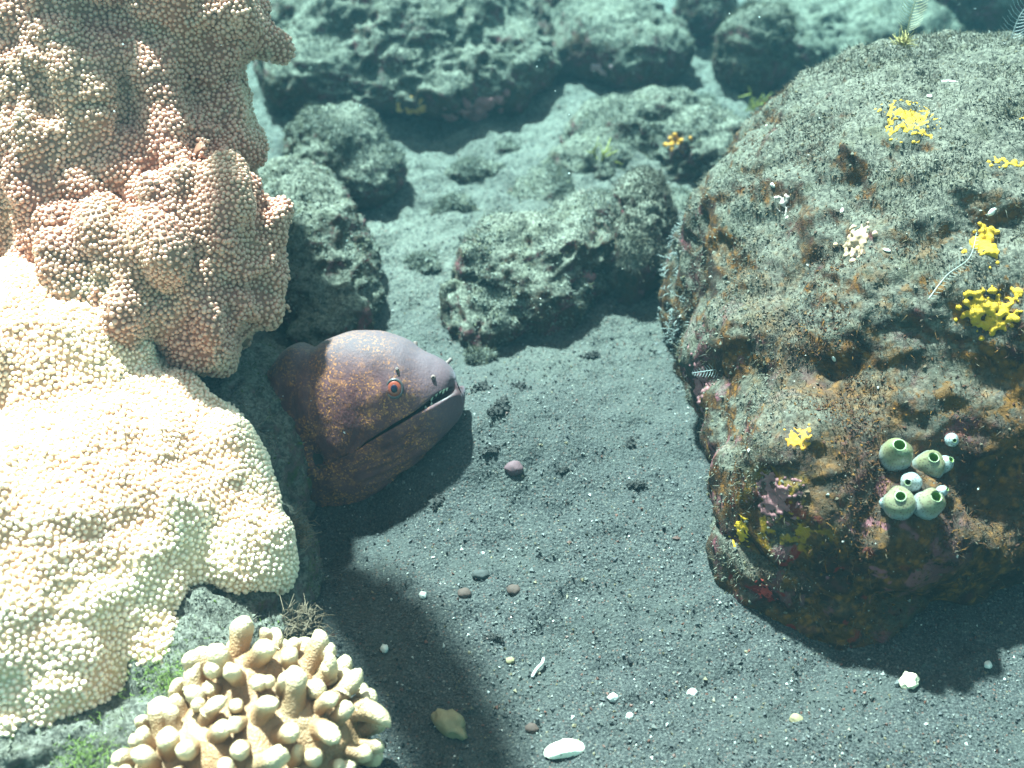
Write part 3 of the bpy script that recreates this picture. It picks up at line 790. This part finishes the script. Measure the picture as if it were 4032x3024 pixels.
# eyes
rim_m = simple("eye_rim", (0.045, 0.036, 0.038), 0.35, 0.5)
im = Mat("iris"); ic = im.mix(im.noise(900, 3), (0.17, 0.022, 0.012), (0.22, 0.044, 0.018)); iris_m = im.done(ic, 0.3, 0.5)
pupil_m = simple("pupil", (0.006, 0.008, 0.020), 0.25, 0.25, 0.1)
for side in (-1, 1):
    p, n = on_eel(66, 78, side)
    n = (n * 0.6 + Vector((0.05, side, 0.10)) * 0.6).normalized()
    q = n.to_track_quat('Z', 'Y')
    v, f = lathe([(a * PX, b * PX) for a, b in [(26, -9), (24, -1.0), (22.5, 1.2), (20.5, 1.8), (19, 1.2), (17.5, 0)]], 32)
    v[:, 1] *= 1.12
    eye = add("eye", make_mesh("eye_rim", v, f, True, mats=[rim_m]), eel, p - n * 1.8 * PX, q, 0.80)
    v, f = lathe([(a * PX, b * PX) for a, b in [(18.5, 0), (16, 2.4), (12, 3.8), (8.6, 4.3)]], 32); v[:, 1] *= 1.12
    add("iris", make_mesh("iris", v, f, True, mats=[iris_m]), eye)
    v, f = lathe([(a * PX, b * PX) for a, b in [(8.9, 4.2), (7.5, 5.4), (4.2, 6.2), (0, 6.5)]], 24); v[:, 1] *= 1.18
    add("pupil", make_mesh("pupil", v, f, True, mats=[pupil_m]), eye)
# nostril tubes
nos_m = simple("nostril_skin", (0.13, 0.085, 0.075), 0.5); hole_m = simple("nostril_hole", (0.02, 0.014, 0.013), 0.7)
for (u, v0, side, d, ln, r) in [(140, 96, -1, (0.25, -1, 0.15), 6, 4.6), (140, 98, 1, (0.55, 0.25, 0.55), 24, 4.6),
                               (70, 114, -1, (-0.05, -0.7, 0.75), 6, 3.4), (78, 140, 1, (0.0, 0.3, 1.0), 11, 5.0)]:
    p, n = on_eel(u, v0, side); d = Vector(d).normalized()
    pv, pf = lathe([(r * 1.35 * PX, -4 * PX), (r * PX, ln * .35 * PX), (r * .9 * PX, ln * .9 * PX), (r * .8 * PX, ln * PX), (r * .5 * PX, ln * .98 * PX)], 14)
    t = add("nostril_tube", make_mesh("nostril_tube", pv, pf, True, mats=[nos_m]), eel, p, d.to_track_quat('Z', 'Y'))
    pv, pf = lathe([(r * .56 * PX, ln * .985 * PX), (r * .4 * PX, ln * .7 * PX), (0, ln * .6 * PX)], 12)
    add("opening", make_mesh("nostril_opening", pv, pf, True, mats=[hole_m]), t)
# gill pore lining
p, n = on_eel(-104, -84)
v, f = lathe([(14 * PX, 6.0 * PX), (10 * PX, 2.0 * PX), (0, 0.5 * PX)], 18); v[:, 1] *= 1.6
add("gill_opening", make_mesh("gill_opening", v, f, True, mats=[hole_m]), eel, p + n * 3.0 * PX, n.to_track_quat('Z', 'Y') @ Quaternion((0, 0, 1), 0.3))
# teeth
tooth_m = simple("tooth", (0.66, 0.66, 0.50), 0.3, 0.5, 0.1)
def teeth(i0, i1, count, up, size):
    for k_ in range(count):
        r = rows[int(RN * (i0 + (i1 - i0) * k_ / max(1, count - 1)) / 16)]
        T, U, Lp, B, W_ = r[0:2], r[2:4], r[4:6], r[6:8], r[8]
        base_ = Lp if up else U
        wv = W_ * 0.80
        for s_ in (-1, 1):
            h = size * (0.7 + 0.6 * rng.random())
            v, f = lathe([(2.9, -3), (2.5, h * .35), (1.5, h * .75), (0, h)], 8)
            o = add("tooth", make_mesh("tooth", v * PX, f, True, mats=[tooth_m]), eel, Vector((base_[0], s_ * wv, base_[1])) * PX)
            dd = Vector((0.15 * rng.normal() - .15, -0.15 * s_, 1 if up else -1)).normalized()
            o.rotation_euler = dd.to_track_quat('Z', 'Y').to_euler()
teeth(12.9, 14.6, 5, False, 11)
teeth(12.1, 12.5, 2, True, 7)

# ------------------------------------------------------------------ sea squirts on the boulder's shaded face
tm = Mat("sea_squirt_tunic")
sz_ = tm.n.new("ShaderNodeSeparateXYZ"); tm.l.new(tm.tc, sz_.inputs[0])
h_ = tm.math('ADD', sz_.outputs[2], tm.math('MULTIPLY', tm.math('SUBTRACT', tm.noise(180, 2), 0.5), 0.004))
c = tm.ramp(tm.math('MULTIPLY', h_, 55.0), [(0.0, (0.42, 0.49, 0.52)), (0.45, (0.38, 0.43, 0.42)), (0.68, (0.28, 0.265, 0.16)), (0.90, (0.21, 0.20, 0.10)), (1.0, (0.20, 0.25, 0.12))])
dots = tm.step(tm.voronoi(820, rnd=0.5), 0.36, 0.27)
c = tm.mix(tm.math('MULTIPLY', dots, 0.8), c, (0.10, 0.06, 0.04))
tun_mat = tm.done(c, 0.3, 0.5, dim=0.52)
tun_in = simple("sea_squirt_inside", (0.10, 0.18, 0.03), 0.5, 0.3, 0.35, 600)
tun_rim = simple("sea_squirt_rim", (0.22, 0.27, 0.15), 0.35)
def squirt(p, axis_, r, h, label, ap=0.34):
    root = empty("sea_squirt", p, label, "sea squirt", "sea squirts on the boulder")
    root.rotation_euler = Vector(axis_).normalized().to_track_quat('Z', 'Y').to_euler()
    prof = [(.30, -.04), (.62, .05), (.90, .20), (1.0, .38), (.99, .54), (.88, .72), (.68, .86), (ap * 1.35, .955), (ap * 1.12, .985)]
    v, f = lathe([(a * r, b * h) for a, b in prof], 26)
    v = v * (1 + 0.12 * noise(v * 170, int(r * 1e5)))[:, None] * np.array([1.0, 0.94, 1.0])
    add("tunic", make_mesh("tunic", v, f, True, mats=[tun_mat]), root)
    v, f = lathe([(ap * 1.16 * r, .975 * h), (ap * 1.08 * r, 1.0 * h), (ap * .96 * r, .985 * h)], 26)
    sip = add("siphon", make_mesh("siphon_rim", v, f, True, mats=[tun_rim]), root)
    v, f = lathe([(ap * .98 * r, .988 * h), (ap * 1.05 * r, .80 * h), (ap * .8 * r, .6 * h), (0, .5 * h)], 22)
    add("lining", make_mesh("siphon_lining", v, f, True, mats=[tun_in]), sip)
    return root
SQ = [((0.1811, 0.3897, 0.0736), (-.12, -.30, .95), .0075, .0185, "tallest pale green sea squirt, upper left of the cluster, wide open mouth", .36),
      ((0.1974, 0.3898, 0.0673), (-.05, -.34, .93), .0074, .0170, "brown-tinted sea squirt at the upper right of the cluster", .30),
      ((0.1869, 0.3762, 0.0751), (-.55, -.60, .55), .0049, .0105, "small brownish sea squirt squeezed in the middle of the cluster", .28),
      ((0.1787, 0.3655, 0.0667), (-.22, -.32, .92), .0076, .0165, "round sea squirt at the lower left of the cluster", .30),
      ((0.1892, 0.3647, 0.0677), (.10, -.34, .93), .0070, .0160, "sea squirt with a dark green mouth at the lower right of the cluster", .34),
      ((0.2080, 0.3975, 0.0820), (.0, -.75, .60), .0033, .0065, "tiny lone sea squirt above and right of the cluster", .28),
      ((0.2033, 0.3905, 0.0697), (.35, -.30, .88), .0044, .0100, "bluish sea squirt half hidden behind the upper right one", .30),
      ((0.1976, 0.3721, 0.0716), (.45, -.35, .80), .0029, .0060, "tiny speckled sea squirt at the right edge of the cluster", .26),
      ((0.1747, 0.3689, 0.0667), (-.55, -.30, .75), .0030, .0062, "tiny sea squirt at the left foot of the cluster", .26)]
BB = bvh(BV, BF)
for p, ax, r, h, lab, ap in SQ:
    squirt(p, ax, r, h, lab, ap)

# ------------------------------------------------------------------ sponges on the boulder
ym = Mat("yellow_sponge"); yc = ym.mix(ym.noise(160, 3), (0.30, 0.15, 0.005), (0.48, 0.29, 0.010)); ym.bump(ym.noise(700, 4, 0.7), 0.7, 0.0012); yel = ym.done(yc, 0.7, 0.25)
om = Mat("orange_sponge"); oc = om.mix(om.noise(140, 3), (0.34, 0.13, 0.012), (0.50, 0.24, 0.03)); om.bump(om.noise(700, 3), 0.5, 0.0008); ora = om.done(oc, 0.75, 0.2)
ico = {}
def icos(sub):
    if sub not in ico:
        b = bmesh.new(); bmesh.ops.create_icosphere(b, subdivisions=sub, radius=1)
        b.verts.ensure_lookup_table()
        ico[sub] = (np.array([v.co for v in b.verts]), np.array([[v.index for v in f.verts] for f in b.faces])); b.free()
    return ico[sub]
def sponge(name, centre, spread, count, size, mat, label, seed, flat=0.6, cat="sponge", elong=(1, 1, 1), tree=None):
    """a crust of overlapping knobs that follows the boulder's skin round a point"""
    r = np.random.default_rng(seed); ells = []
    tree = tree or BB
    c0 = tree.find_nearest(Vector(centre))[0]
    for k_ in range(count):
        loc, n, _, _ = tree.find_nearest(c0 + Vector(np.clip(r.normal(size=3), -1.7, 1.7) * spread * np.array(elong)))
        s_ = size * (0.5 + 0.8 * r.random() ** 1.6)
        p_ = loc - n * s_ * (0.75 - flat)
        ells.append((*p_, s_, s_, s_))
    V_, N_, F_ = blob(ells, max(0.0006, size * 0.28), 2, 2)
    V_ = V_ + N_ * (size * 0.35 * fbm(V_ / (size * 2.2), 2, seed))[:, None]
    return tag(add(name, make_mesh(name, V_ - np.array(c0), F_, True, mats=[mat]), None, c0), label, cat)
sponge("yellow_sponge", (.2275, .4600, .1555), .0046, 220, .0016, yel, "golden knobbly sponge high on the right side of the boulder", 81, .75, elong=(.6, 1, 1))
sponge("yellow_sponge", (.2240, .4300, .1330), .0068, 260, .0013, yel, "golden beaded sponge at the edge of the boulder's shade", 82, .8, elong=(1.0, .6, .9))
sponge("yellow_sponge", (.2050, .5420, .1690), .0058, 330, .0011, yel, "bright yellow crust patch on top of the boulder's brow", 83, .30, elong=(1.2, 1.6, .5))
sponge("yellow_sponge", (.2440, .5030, .1665), .0030, 24, .0014, yel, "faint yellow crust dotted near the right edge of the boulder", 85, .4, elong=(1.6, .6, .5))
sponge("yellow_sponge", (.2625, .5340, .1770), .0012, 10, .0018, yel, "lone yellow knob at the right picture edge", 86, .7)
sponge("orange_sponge", (.1345, .3940, .0835), .0030, 110, .0009, ora, "orange crust low on the boulder's left front", 87, .4)
sponge("yellow_sponge", (.1155, .3858, .0333), .0040, 150, .0008, yel, "yellow crust low on the boulder's left front", 88, .38, elong=(.8, .8, 1.3))
pk = simple("pale_crust", (0.34, 0.22, 0.14), 0.8, 0.2, 0.4, 260)
sponge("pale_crust", (.1709, .4841, .1364), .0045, 110, .0015, pk, "pale peach crust patch in the middle of the boulder", 89, .45, "crust")
pk2 = simple("white_pink_crust", (0.38, 0.30, 0.27), 0.8, 0.2, 0.3, 260)
sponge("pale_crust", (.1459, .5328, .1299), .0032, 40, .0011, pk2, "whitish pink crust specks on the boulder's upper left", 90, .45, "crust", elong=(.5, 1.6, 1))
pk3 = simple("pink_crust", (0.18, 0.075, 0.078), 0.75, 0.25, 0.5, 200)
sponge("pink_crust", (.1300, .3850, .0620), .0060, 300, .0011, pk3, "knobbly pink crust left of the sea squirts", 91, .42, "crust")
sponge("pink_crust", (.1130, .4900, .0450), .0080, 150, .0016, pk3, "pink crust on the boulder's left flank beside the feathery hydroid", 92, .38, "crust", elong=(.5, 1.2, 1))
pk4 = simple("red_crust", (0.22, 0.02, 0.014), 0.7, 0.25, 0.5, 260)
sponge("red_crust", (.1230, .3600, .0130), .0030, 70, .0007, pk4, "red crust blotch at the boulder's left foot", 93, .42, "crust")

def tree_of(words):
    V_, F_ = next(v for k, v in ROCKS.items() if words in k)
    return bvh(V_, F_)
t1_ = tree_of("largest background rock, silt")
sponge("tan_sponge", (-.0759, .8629, .0339), .0050, 70, .0028, simple("tan_sponge", (.36, .20, .06), .8, .2, .3, 200), "tan sponge patch on the front of the largest background rock", 94, .45, elong=(1.3, .6, .8), tree=t1_)
sponge("pink_crust", (-.030, .862, .020), .0100, 120, .0032, pk3, "pink crust under the right end of the largest background rock", 97, .42, "crust", elong=(1.4, .6, .8), tree=t1_)
sponge("pale_crust", (.076, .935, .022), .0040, 30, .0028, simple("lilac_crust", (.30, .19, .20), .8, .2, .3, 200), "pale lilac crust on the red underside of the second background rock", 98, .42, "crust", elong=(1.4, .6, .7), tree=tree_of("red underside"))
sponge("orange_sponge", (.125, .780, .034), .0040, 60, .0018, ora, "orange sponge spot under the brow of the silt mound", 99, .4, elong=(1.4, .6, .8), tree=tree_of("orange spot under its brow"))
sponge("pink_crust", (.045, .615, .020), .0040, 40, .0020, pk3, "small pink crust on the dark face of the middle rock", 100, .4, "crust", tree=tree_of("dark hollow face"))

# ------------------------------------------------------------------ feathery hydroids
hy_w = simple("hydroid_white", (0.24, 0.26, 0.255), 0.7); hy_b = simple("hydroid_tan", (0.30, 0.26, 0.15), 0.7); hy_g = simple("hydroid_grey", (0.20, 0.215, 0.185), 0.7)
def feather(pts, plen, mat, label, side=(0, 0, 1), count=40, rad=0.00035, pr_=0.00013):
    pts = np.array(pts, float); t = np.linspace(0, 1, 24); n_ = len(pts)
    P_ = spline(pts, 24) if n_ > 2 else pts[0] + (pts[-1] - pts[0]) * t[:, None]
    root = empty("feather_hydroid", P_[0], label, "hydroid")
    v, f = tube(P_ - P_[0], np.linspace(rad, rad * .4, 24), 6)
    add("stem", make_mesh("stem", v, f, True, mats=[mat]), root)
    tg = np.gradient(P_, axis=0); tg /= np.linalg.norm(tg, axis=1)[:, None]
    parts = []
    for k_ in range(count):
        a = 0.08 + 0.9 * k_ / count; ii = int(a * 23); base_ = P_[ii] - P_[0]
        sd = np.cross(tg[ii], np.array(side)); sd /= np.linalg.norm(sd) + 1e-9
        for s_ in (-1, 1):
            L_ = plen * math.sin(math.pi * min(1, .18 + a * .8)) ** .7 * (0.85 + .3 * rng.random())
            e1 = base_ + sd * s_ * L_ * .55 + tg[ii] * L_ * .2; e2 = base_ + sd * s_ * L_ + tg[ii] * L_ * .55
            parts.append(tube([base_, e1, e2], [pr_, pr_ * .8, pr_ * .5], 3))
    v, f = merge(parts); add("plume", make_mesh("plume", v, f, False, mats=[mat]), root)
    return root
feather([(.1960, .436, .1360), (.206, .446, .1430), (.217, .452, .1490), (.222, .463, .1560)], .0030, hy_g, "grey-green feathery hydroid lying under the golden sponge", (0, -.7, .7), 60)
feather([(.1270, .474, .062), (.119, .474, .064), (.108, .474, .062), (.097, .474, .060)], .0042, hy_w, "white feathery hydroid sticking out from the boulder's left flank", (0, -.7, .7), 48)
feather([(.1220, .425, .038), (.113, .418, .043), (.103, .414, .041)], .0050, hy_w, "pale thin hydroid on the boulder's left foot", (0, -.7, .7), 40)
feather([(.2250, .625, .187), (.226, .628, .197), (.229, .632, .212), (.236, .64, .232)], .0075, hy_b, "thin brown feather hydroid standing on the boulder's crest", (0, -1, .2), 40)
feather([(.2900, .635, .176), (.292, .638, .190), (.298, .64, .203), (.302, .645, .213)], .0085, hy_w, "pale feather hydroid on the boulder's far right crest", (0, -1, .2), 40)

# lacy white growth on the boulder's left edge
lace_m = simple("lace_white", (0.15, 0.16, 0.15), 0.8)
def lace(centre, n, spread, label, seed):
    r = np.random.default_rng(seed); parts = []
    c0 = Vector(centre)
    for k_ in range(n):
        loc, nn, _, _ = BB.find_nearest(c0 + Vector(r.normal(size=3)) * spread)
        p0 = np.array(loc) - np.array(c0); d = np.array(nn) + r.normal(size=3) * .5; d /= np.linalg.norm(d)
        p1 = p0 + d * .0016 * (0.6 + r.random()); p2 = p1 + (d + r.normal(size=3) * .9) * .0014; p3 = p1 + (d + r.normal(size=3) * .9) * .0014
        parts += [tube([p0, p1, p2], [.00032, .0003, .0002], 4), tube([p1, p3], [.00028, .00018], 4)]
    v, f = merge(parts)
    return tag(add("lace_bryozoan", make_mesh("lace_bryozoan", v, f, True, mats=[lace_m]), None, c0), label, "bryozoan")
lace((.110, .600, .055), 80, .012, "white lacy growth on the boulder's left shoulder", 95)
lace((.104, .560, .030), 85, .012, "white lacy growth lower on the boulder's left edge", 96)

# ------------------------------------------------------------------ loose things lying about
def pebble(name, x, y, size, mat, label, seed, flat=(1, .8, .6), rz=0.0, cat="pebble", group=None, z=None, rough=0.22):
    iv, jf = icos(3)
    v = iv * (1 + rough * noise(iv * 1.5, seed) + 0.4 * rough * noise(iv * 4, seed + 1))[:, None] * size * np.array(flat)
    o = add(name, make_mesh(name, v, jf, True, mats=[mat]), None, (x, y, (gz1(x, y) if z is None else z) + size * flat[2] * 0.45), (0.1, 0.1, rz))
    return tag(o, label, cat, group)
dark_p = simple("dark_stone", (0.045, 0.045, 0.045), 0.8, 0.2, 0.4, 400); grey_p = simple("grey_stone", (0.036, 0.036, 0.034), 0.8, 0.2, 0.4, 500)
tan_p = simple("tan_stone", (0.17, 0.135, 0.075), 0.8, 0.2, 0.35, 400); red_p = simple("red_stone", (0.055, 0.034, 0.028), 0.8, 0.2, 0.3, 400)
pink_p = simple("pink_stone", (0.09, 0.048, 0.054), 0.8, 0.2, 0.3, 300); white_p = simple("white_fragment", (0.40, 0.385, 0.35), 0.5, 0.3, 0.12, 500)
pebble("pebble", .001, .448, .0052, pink_p, "pink crusted pebble on the sand in front of the eel's chin", 1, (1, .8, .7))
pebble("pebble", .001, .375, .0038, red_p, "round brown pebble on the open sand in the middle", 2)
pebble("pebble", -.024, .372, .0036, red_p, "reddish brown pebble at the edge of the coral's shadow", 3)
pebble("pebble", -.016, .384, .0040, grey_p, "flat grey pebble behind the brown one", 4, (1.2, .7, .5))
pebble("pebble", -.001, .332, .0022, tan_p, "tiny orange-tan pebble beside the white worm tube", 5)
pebble("pebble", .009, .296, .0030, red_p, "small red stone behind the white shell", 6)
pebble("coral_rubble", -.028, .297, .0075, tan_p, "tan lump of coral rubble in the shadow at the bottom", 7, (1.2, .7, .55), -.6, "rubble", rough=.5)
pebble("coral_rubble", .187, .320, .0050, simple("cream_rubble", (.66, .55, .38), .7), "cream bit of coral rubble in front of the boulder's shadow", 8, (1, .7, .6), .5, "rubble", rough=.6)
pebble("pebble", .130, .300, .0032, tan_p, "small brown pebble at the bottom right", 9)
for k_, (x, y, s_, lab) in enumerate([(.047, .312, .0026, "round white grain right of the worm tube"), (.228, .331, .0022, "round white grain at the right edge in front of the boulder"),
        (-.045, .372, .0024, "white grain pair's larger one left of the reddish pebble"), (.085, .317, .0026, "oval white grain in the lower right sand"), (.054, .302, .0020, "white grain nearest the shell's right end"),
        (-.062, .341, .0024, "white grain at the shadow's dark edge")]):
    pebble("white_grain", x, y, s_, white_p, lab, 20 + k_, (1, .8, .8), k_, "shell grain", "white grains on the sand")
debris_m = simple("dark_debris", (0.030, 0.028, 0.026), 0.9, 0.1, 0.5, 500)
def debris(x, y, size, label, seed, rz=0.0):
    r = np.random.default_rng(seed); z0 = gz1(x, y)
    P_ = np.stack([r.normal(size=70) * size * .36, r.normal(size=70) * size * .17, r.random(70) * size * .05], 1)
    v, f = crumbs(P_, np.tile([0, 0, 1.], (70, 1)), size * (.07 + .15 * r.random(70)), seed)
    bv, bf = blades(P_[:12], np.tile([0, 0, 1.], (12, 1)), size * .3, size * .04, seed, 2.2)
    V_, F_ = merge([(v, f), (bv, bf)])
    return tag(add("plant_debris", make_mesh("plant_debris", V_, F_, False, mats=[debris_m]), None, (x, y, z0), (0, 0, rz)), label, "debris", "dark debris on the sand")
for k_, (x, y, s_, rz, lab) in enumerate([(-.008, .484, .010, .9, "longest dark shred of debris on the sand, right of the eel's chin"), (.005, .512, .008, -.5, "dark debris flake just right of the eel's jaw tip"),
        (-.017, .509, .008, 0, "dark debris clump nearest the eel's jaw"), (-.012, .458, .007, .2, "dark debris strip behind the pink pebble"), (.028, .450, .005, .3, "small dark speck right of the pink pebble"),
        (.069, .447, .007, .2, "dark debris strip near the boulder's left side"), (.068, .482, .007, .9, "dark twiggy debris halfway to the boulder"), (-.009, .345, .0055, .1, "dark debris on the open sand above the worm tube"),
        (-.040, .437, .008, .7, "dark debris sliver below the eel's throat"), (.050, .56, .007, .4, "dark debris speck in front of the narrow furry stone")]):
    debris(x, y, s_, lab, 140 + k_, rz)
# bleached shell
v, f = lathe([(1.0, 0), (.99, .10), (.92, .32), (.74, .55), (.45, .70), (.0, .76)], 40)
a_ = np.arctan2(v[:, 1], v[:, 0]); rr = np.hypot(v[:, 0], v[:, 1])
v = v * (1 + 0.05 * noise(v * 2.2, 5) + 0.015 * np.sin(a_ * 22) * rr)[:, None] * np.array([.0098, .0056, .0062])
v[:, 1] *= np.where(v[:, 0] > 0, 1.0, 0.82); v[:, 1] = np.where(v[:, 1] < -.0035, -.0035 + .15 * (v[:, 1] + .0035), v[:, 1])
wsh = Mat("bleached_shell"); wc = wsh.mix(wsh.noise(300, 4), (0.55, 0.48, 0.36), (0.80, 0.75, 0.62)); wc = wsh.mix(wsh.step(wsh.noise(500, 2), .64, .70), wc, (.28, .24, .19))
wsh.bump(wsh.noise(600, 3), .4, .0006); wsh_m = wsh.done(wc, .55, .35)
tag(add("seashell", make_mesh("seashell", v, f, True, mats=[wsh_m]), None, (.0235, .284, gz1(.0235, .284) - .0005), (math.radians(-8), math.radians(6), .22)), "bleached cream seashell half buried at the bottom edge", "shell")
v, f = tube(spline(np.array([(0, 0, 0), (.002, .0035, .001), (.0048, .0068, .0014), (.0056, .0100, .0008)]), 14), .00075, 8)
tag(add("worm_tube", make_mesh("worm_tube", v, f, True, mats=[white_p]), None, (.0095, .3225, gz1(.0095, .3225) + .0008)), "thin curved white worm tube on the sand", "worm tube")
loc, nn, _, _ = BB.find_nearest(Vector((.2392, .5704, .172)))
v, f = tube(np.array([(-.0048, .0012, 0), (-.0015, .0004, .0006), (.0015, -.0006, .0006), (.0048, -.0016, 0)]), .0009, 8)
tag(add("worm_tube", make_mesh("worm_tube", v, f, True, mats=[white_p]), None, loc + nn * .0012), "straight white tube lying on top of the boulder", "worm tube")
for k_, (c_, sz2, lab) in enumerate([((.1459, .545, .135), .0022, "white shell chip on the boulder's upper left"), ((.170, .505, .146), .0018, "white shell chip above the peach crust"), ((.184, .470, .140), .0020, "pink-rimmed shell chip right of the peach crust"),
        ((.232, .475, .160), .0026, "white shell chip above the golden sponge"), ((.160, .440, .10), .0018, "small white shell chip in the boulder's lower face"), ((.224, .566, .176), .0020, "white shell chip left of the straight tube")]):
    loc, nn, _, _ = BB.find_nearest(Vector(c_))
    iv, jf = icos(2)
    o = add("shell_chip", make_mesh("shell_chip", iv * sz2 * np.array([1, .55, .25]) * (1 + .15 * noise(iv * 2, k_))[:, None], jf, True, mats=[white_p]), None, loc + nn * sz2 * .2, nn.to_track_quat('Z', 'Y') @ Quaternion((0, 0, 1), k_ * 1.3))
    tag(o, lab, "shell chip", "shell chips on the boulder")

# yellow-green algae sprigs among the background stones
alg_m = simple("yellow_algae", (0.20, 0.19, 0.03), 0.6); alg_g = simple("green_algae", (0.12, 0.17, 0.03), 0.7); alg_r = simple("brown_algae", (0.12, 0.085, 0.055), 0.8)
def sprig(p, h, n, mat, label, seed, lean=(0, 0, 1), spread=0.5, wide=0.0):
    r = np.random.default_rng(seed); parts = []
    for k_ in range(n):
        d = np.array(lean) + r.normal(size=3) * spread; d /= np.linalg.norm(d)
        b = r.normal(size=3) * h * .10 + r.normal(size=3) * wide * np.array([1, 1, .35]); L_ = h * (.5 + .7 * r.random())
        m1 = b + d * L_ * .5 + r.normal(size=3) * L_ * .10; m2 = b + d * L_ + r.normal(size=3) * L_ * .22
        parts.append(tube([b, m1, m2], [h * .035, h * .03, h * .012], 4))
        s1 = m1 + (d + r.normal(size=3) * .8) * L_ * .3
        parts.append(tube([m1, s1], [h * .026, h * .01], 4))
    v, f = merge(parts)
    return tag(add("algae_sprig", make_mesh("algae_sprig", v, f, True, mats=[mat]), None, p), label, "algae")
sprig((.0665, .779, .020), .018, 7, alg_m, "yellow-green algae sprig at the left foot of the silt mound", 201)
sprig((.2040, .895, .004), .020, 7, alg_m, "yellow-green algae blades between the mound and the upright stone", 202)
sprig((-.112, .392, .022), .008, 130, alg_r, "brown furry algae tuft on the base rock below the eel", 203, (.5, -.3, .6), .9, .006)
sprig((-.100, .338, .020), .0075, 100, alg_r, "brown curly algae tuft beside the finger coral's upper right", 204, (.8, 0, .5), .9, .005)
sprig((-.150, .300, .034), .0038, 420, alg_g, "bright green algae patch between cream coral and finger coral", 205, (.1, -.5, .8), .9, .008)
sprig((-.178, .262, .030), .0036, 380, alg_g, "green algae patch at the finger coral's left foot", 206, (.0, -.5, .8), .9, .008)
loc, nn, _, _ = BB.find_nearest(Vector((.226, .628, .187)))
sprig(loc, .008, 50, simple("ochre_algae", (.25, .20, .07), .8), "small ochre algae tuft on the boulder's crest", 207, (0, 0, 1), .8)

# ------------------------------------------------------------------ drifting specks in the water
n = 260
t = 0.44 + 0.62 * rng.random(n)
ax_, ay_ = (rng.random(n) - .5) * .95, (rng.random(n) - .5) * .72
th = math.radians(40)
P = np.stack([ax_ * t, t * (math.cos(th) + ay_ * math.sin(th)), .45 + t * (-math.sin(th) + ay_ * math.cos(th))], 1)
P = P[P[:, 2] > 0.03]; n = len(P)
V, F = crumbs(P, np.tile([0, 0, 1.], (n, 1)), 0.00018 + 0.00038 * rng.random(n) ** 3, 9, jitter=.6)
spk_m = simple("drifting_speck", (0.75, 0.78, 0.76), 0.6)
tag(add("drifting_specks", make_mesh("drifting_specks", V, F, False, mats=[spk_m])), "tiny pale specks drifting in the water", "specks", kind="stuff")

# ------------------------------------------------------------------ the water between lens and reef
b = bmesh.new(); bmesh.ops.create_cube(b, size=1)
hz = bpy.data.meshes.new("haze"); b.to_mesh(hz); b.free()
haze = add("haze", hz, None, (0, 0.4, -0.32), None, (7.6, 7.6, 1.70)); haze["kind"] = "stuff"
haze["label"] = "faint blue-green veil of sea water"; haze["category"] = "water"
hm = bpy.data.materials.new("sea_water"); hm.use_nodes = True; hm.node_tree.nodes.clear()
pv_ = hm.node_tree.nodes.new("ShaderNodeVolumePrincipled"); ho = hm.node_tree.nodes.new("ShaderNodeOutputMaterial")
pv_.inputs["Color"].default_value = (0.011, 0.030, 0.039, 1); pv_.inputs["Density"].default_value = 0.80
pv_.inputs["Absorption Color"].default_value = (0.14, 0.74, 0.78, 1); pv_.inputs["Anisotropy"].default_value = 0.3
hm.node_tree.links.new(pv_.outputs[0], ho.inputs["Volume"]); hz.materials.append(hm)
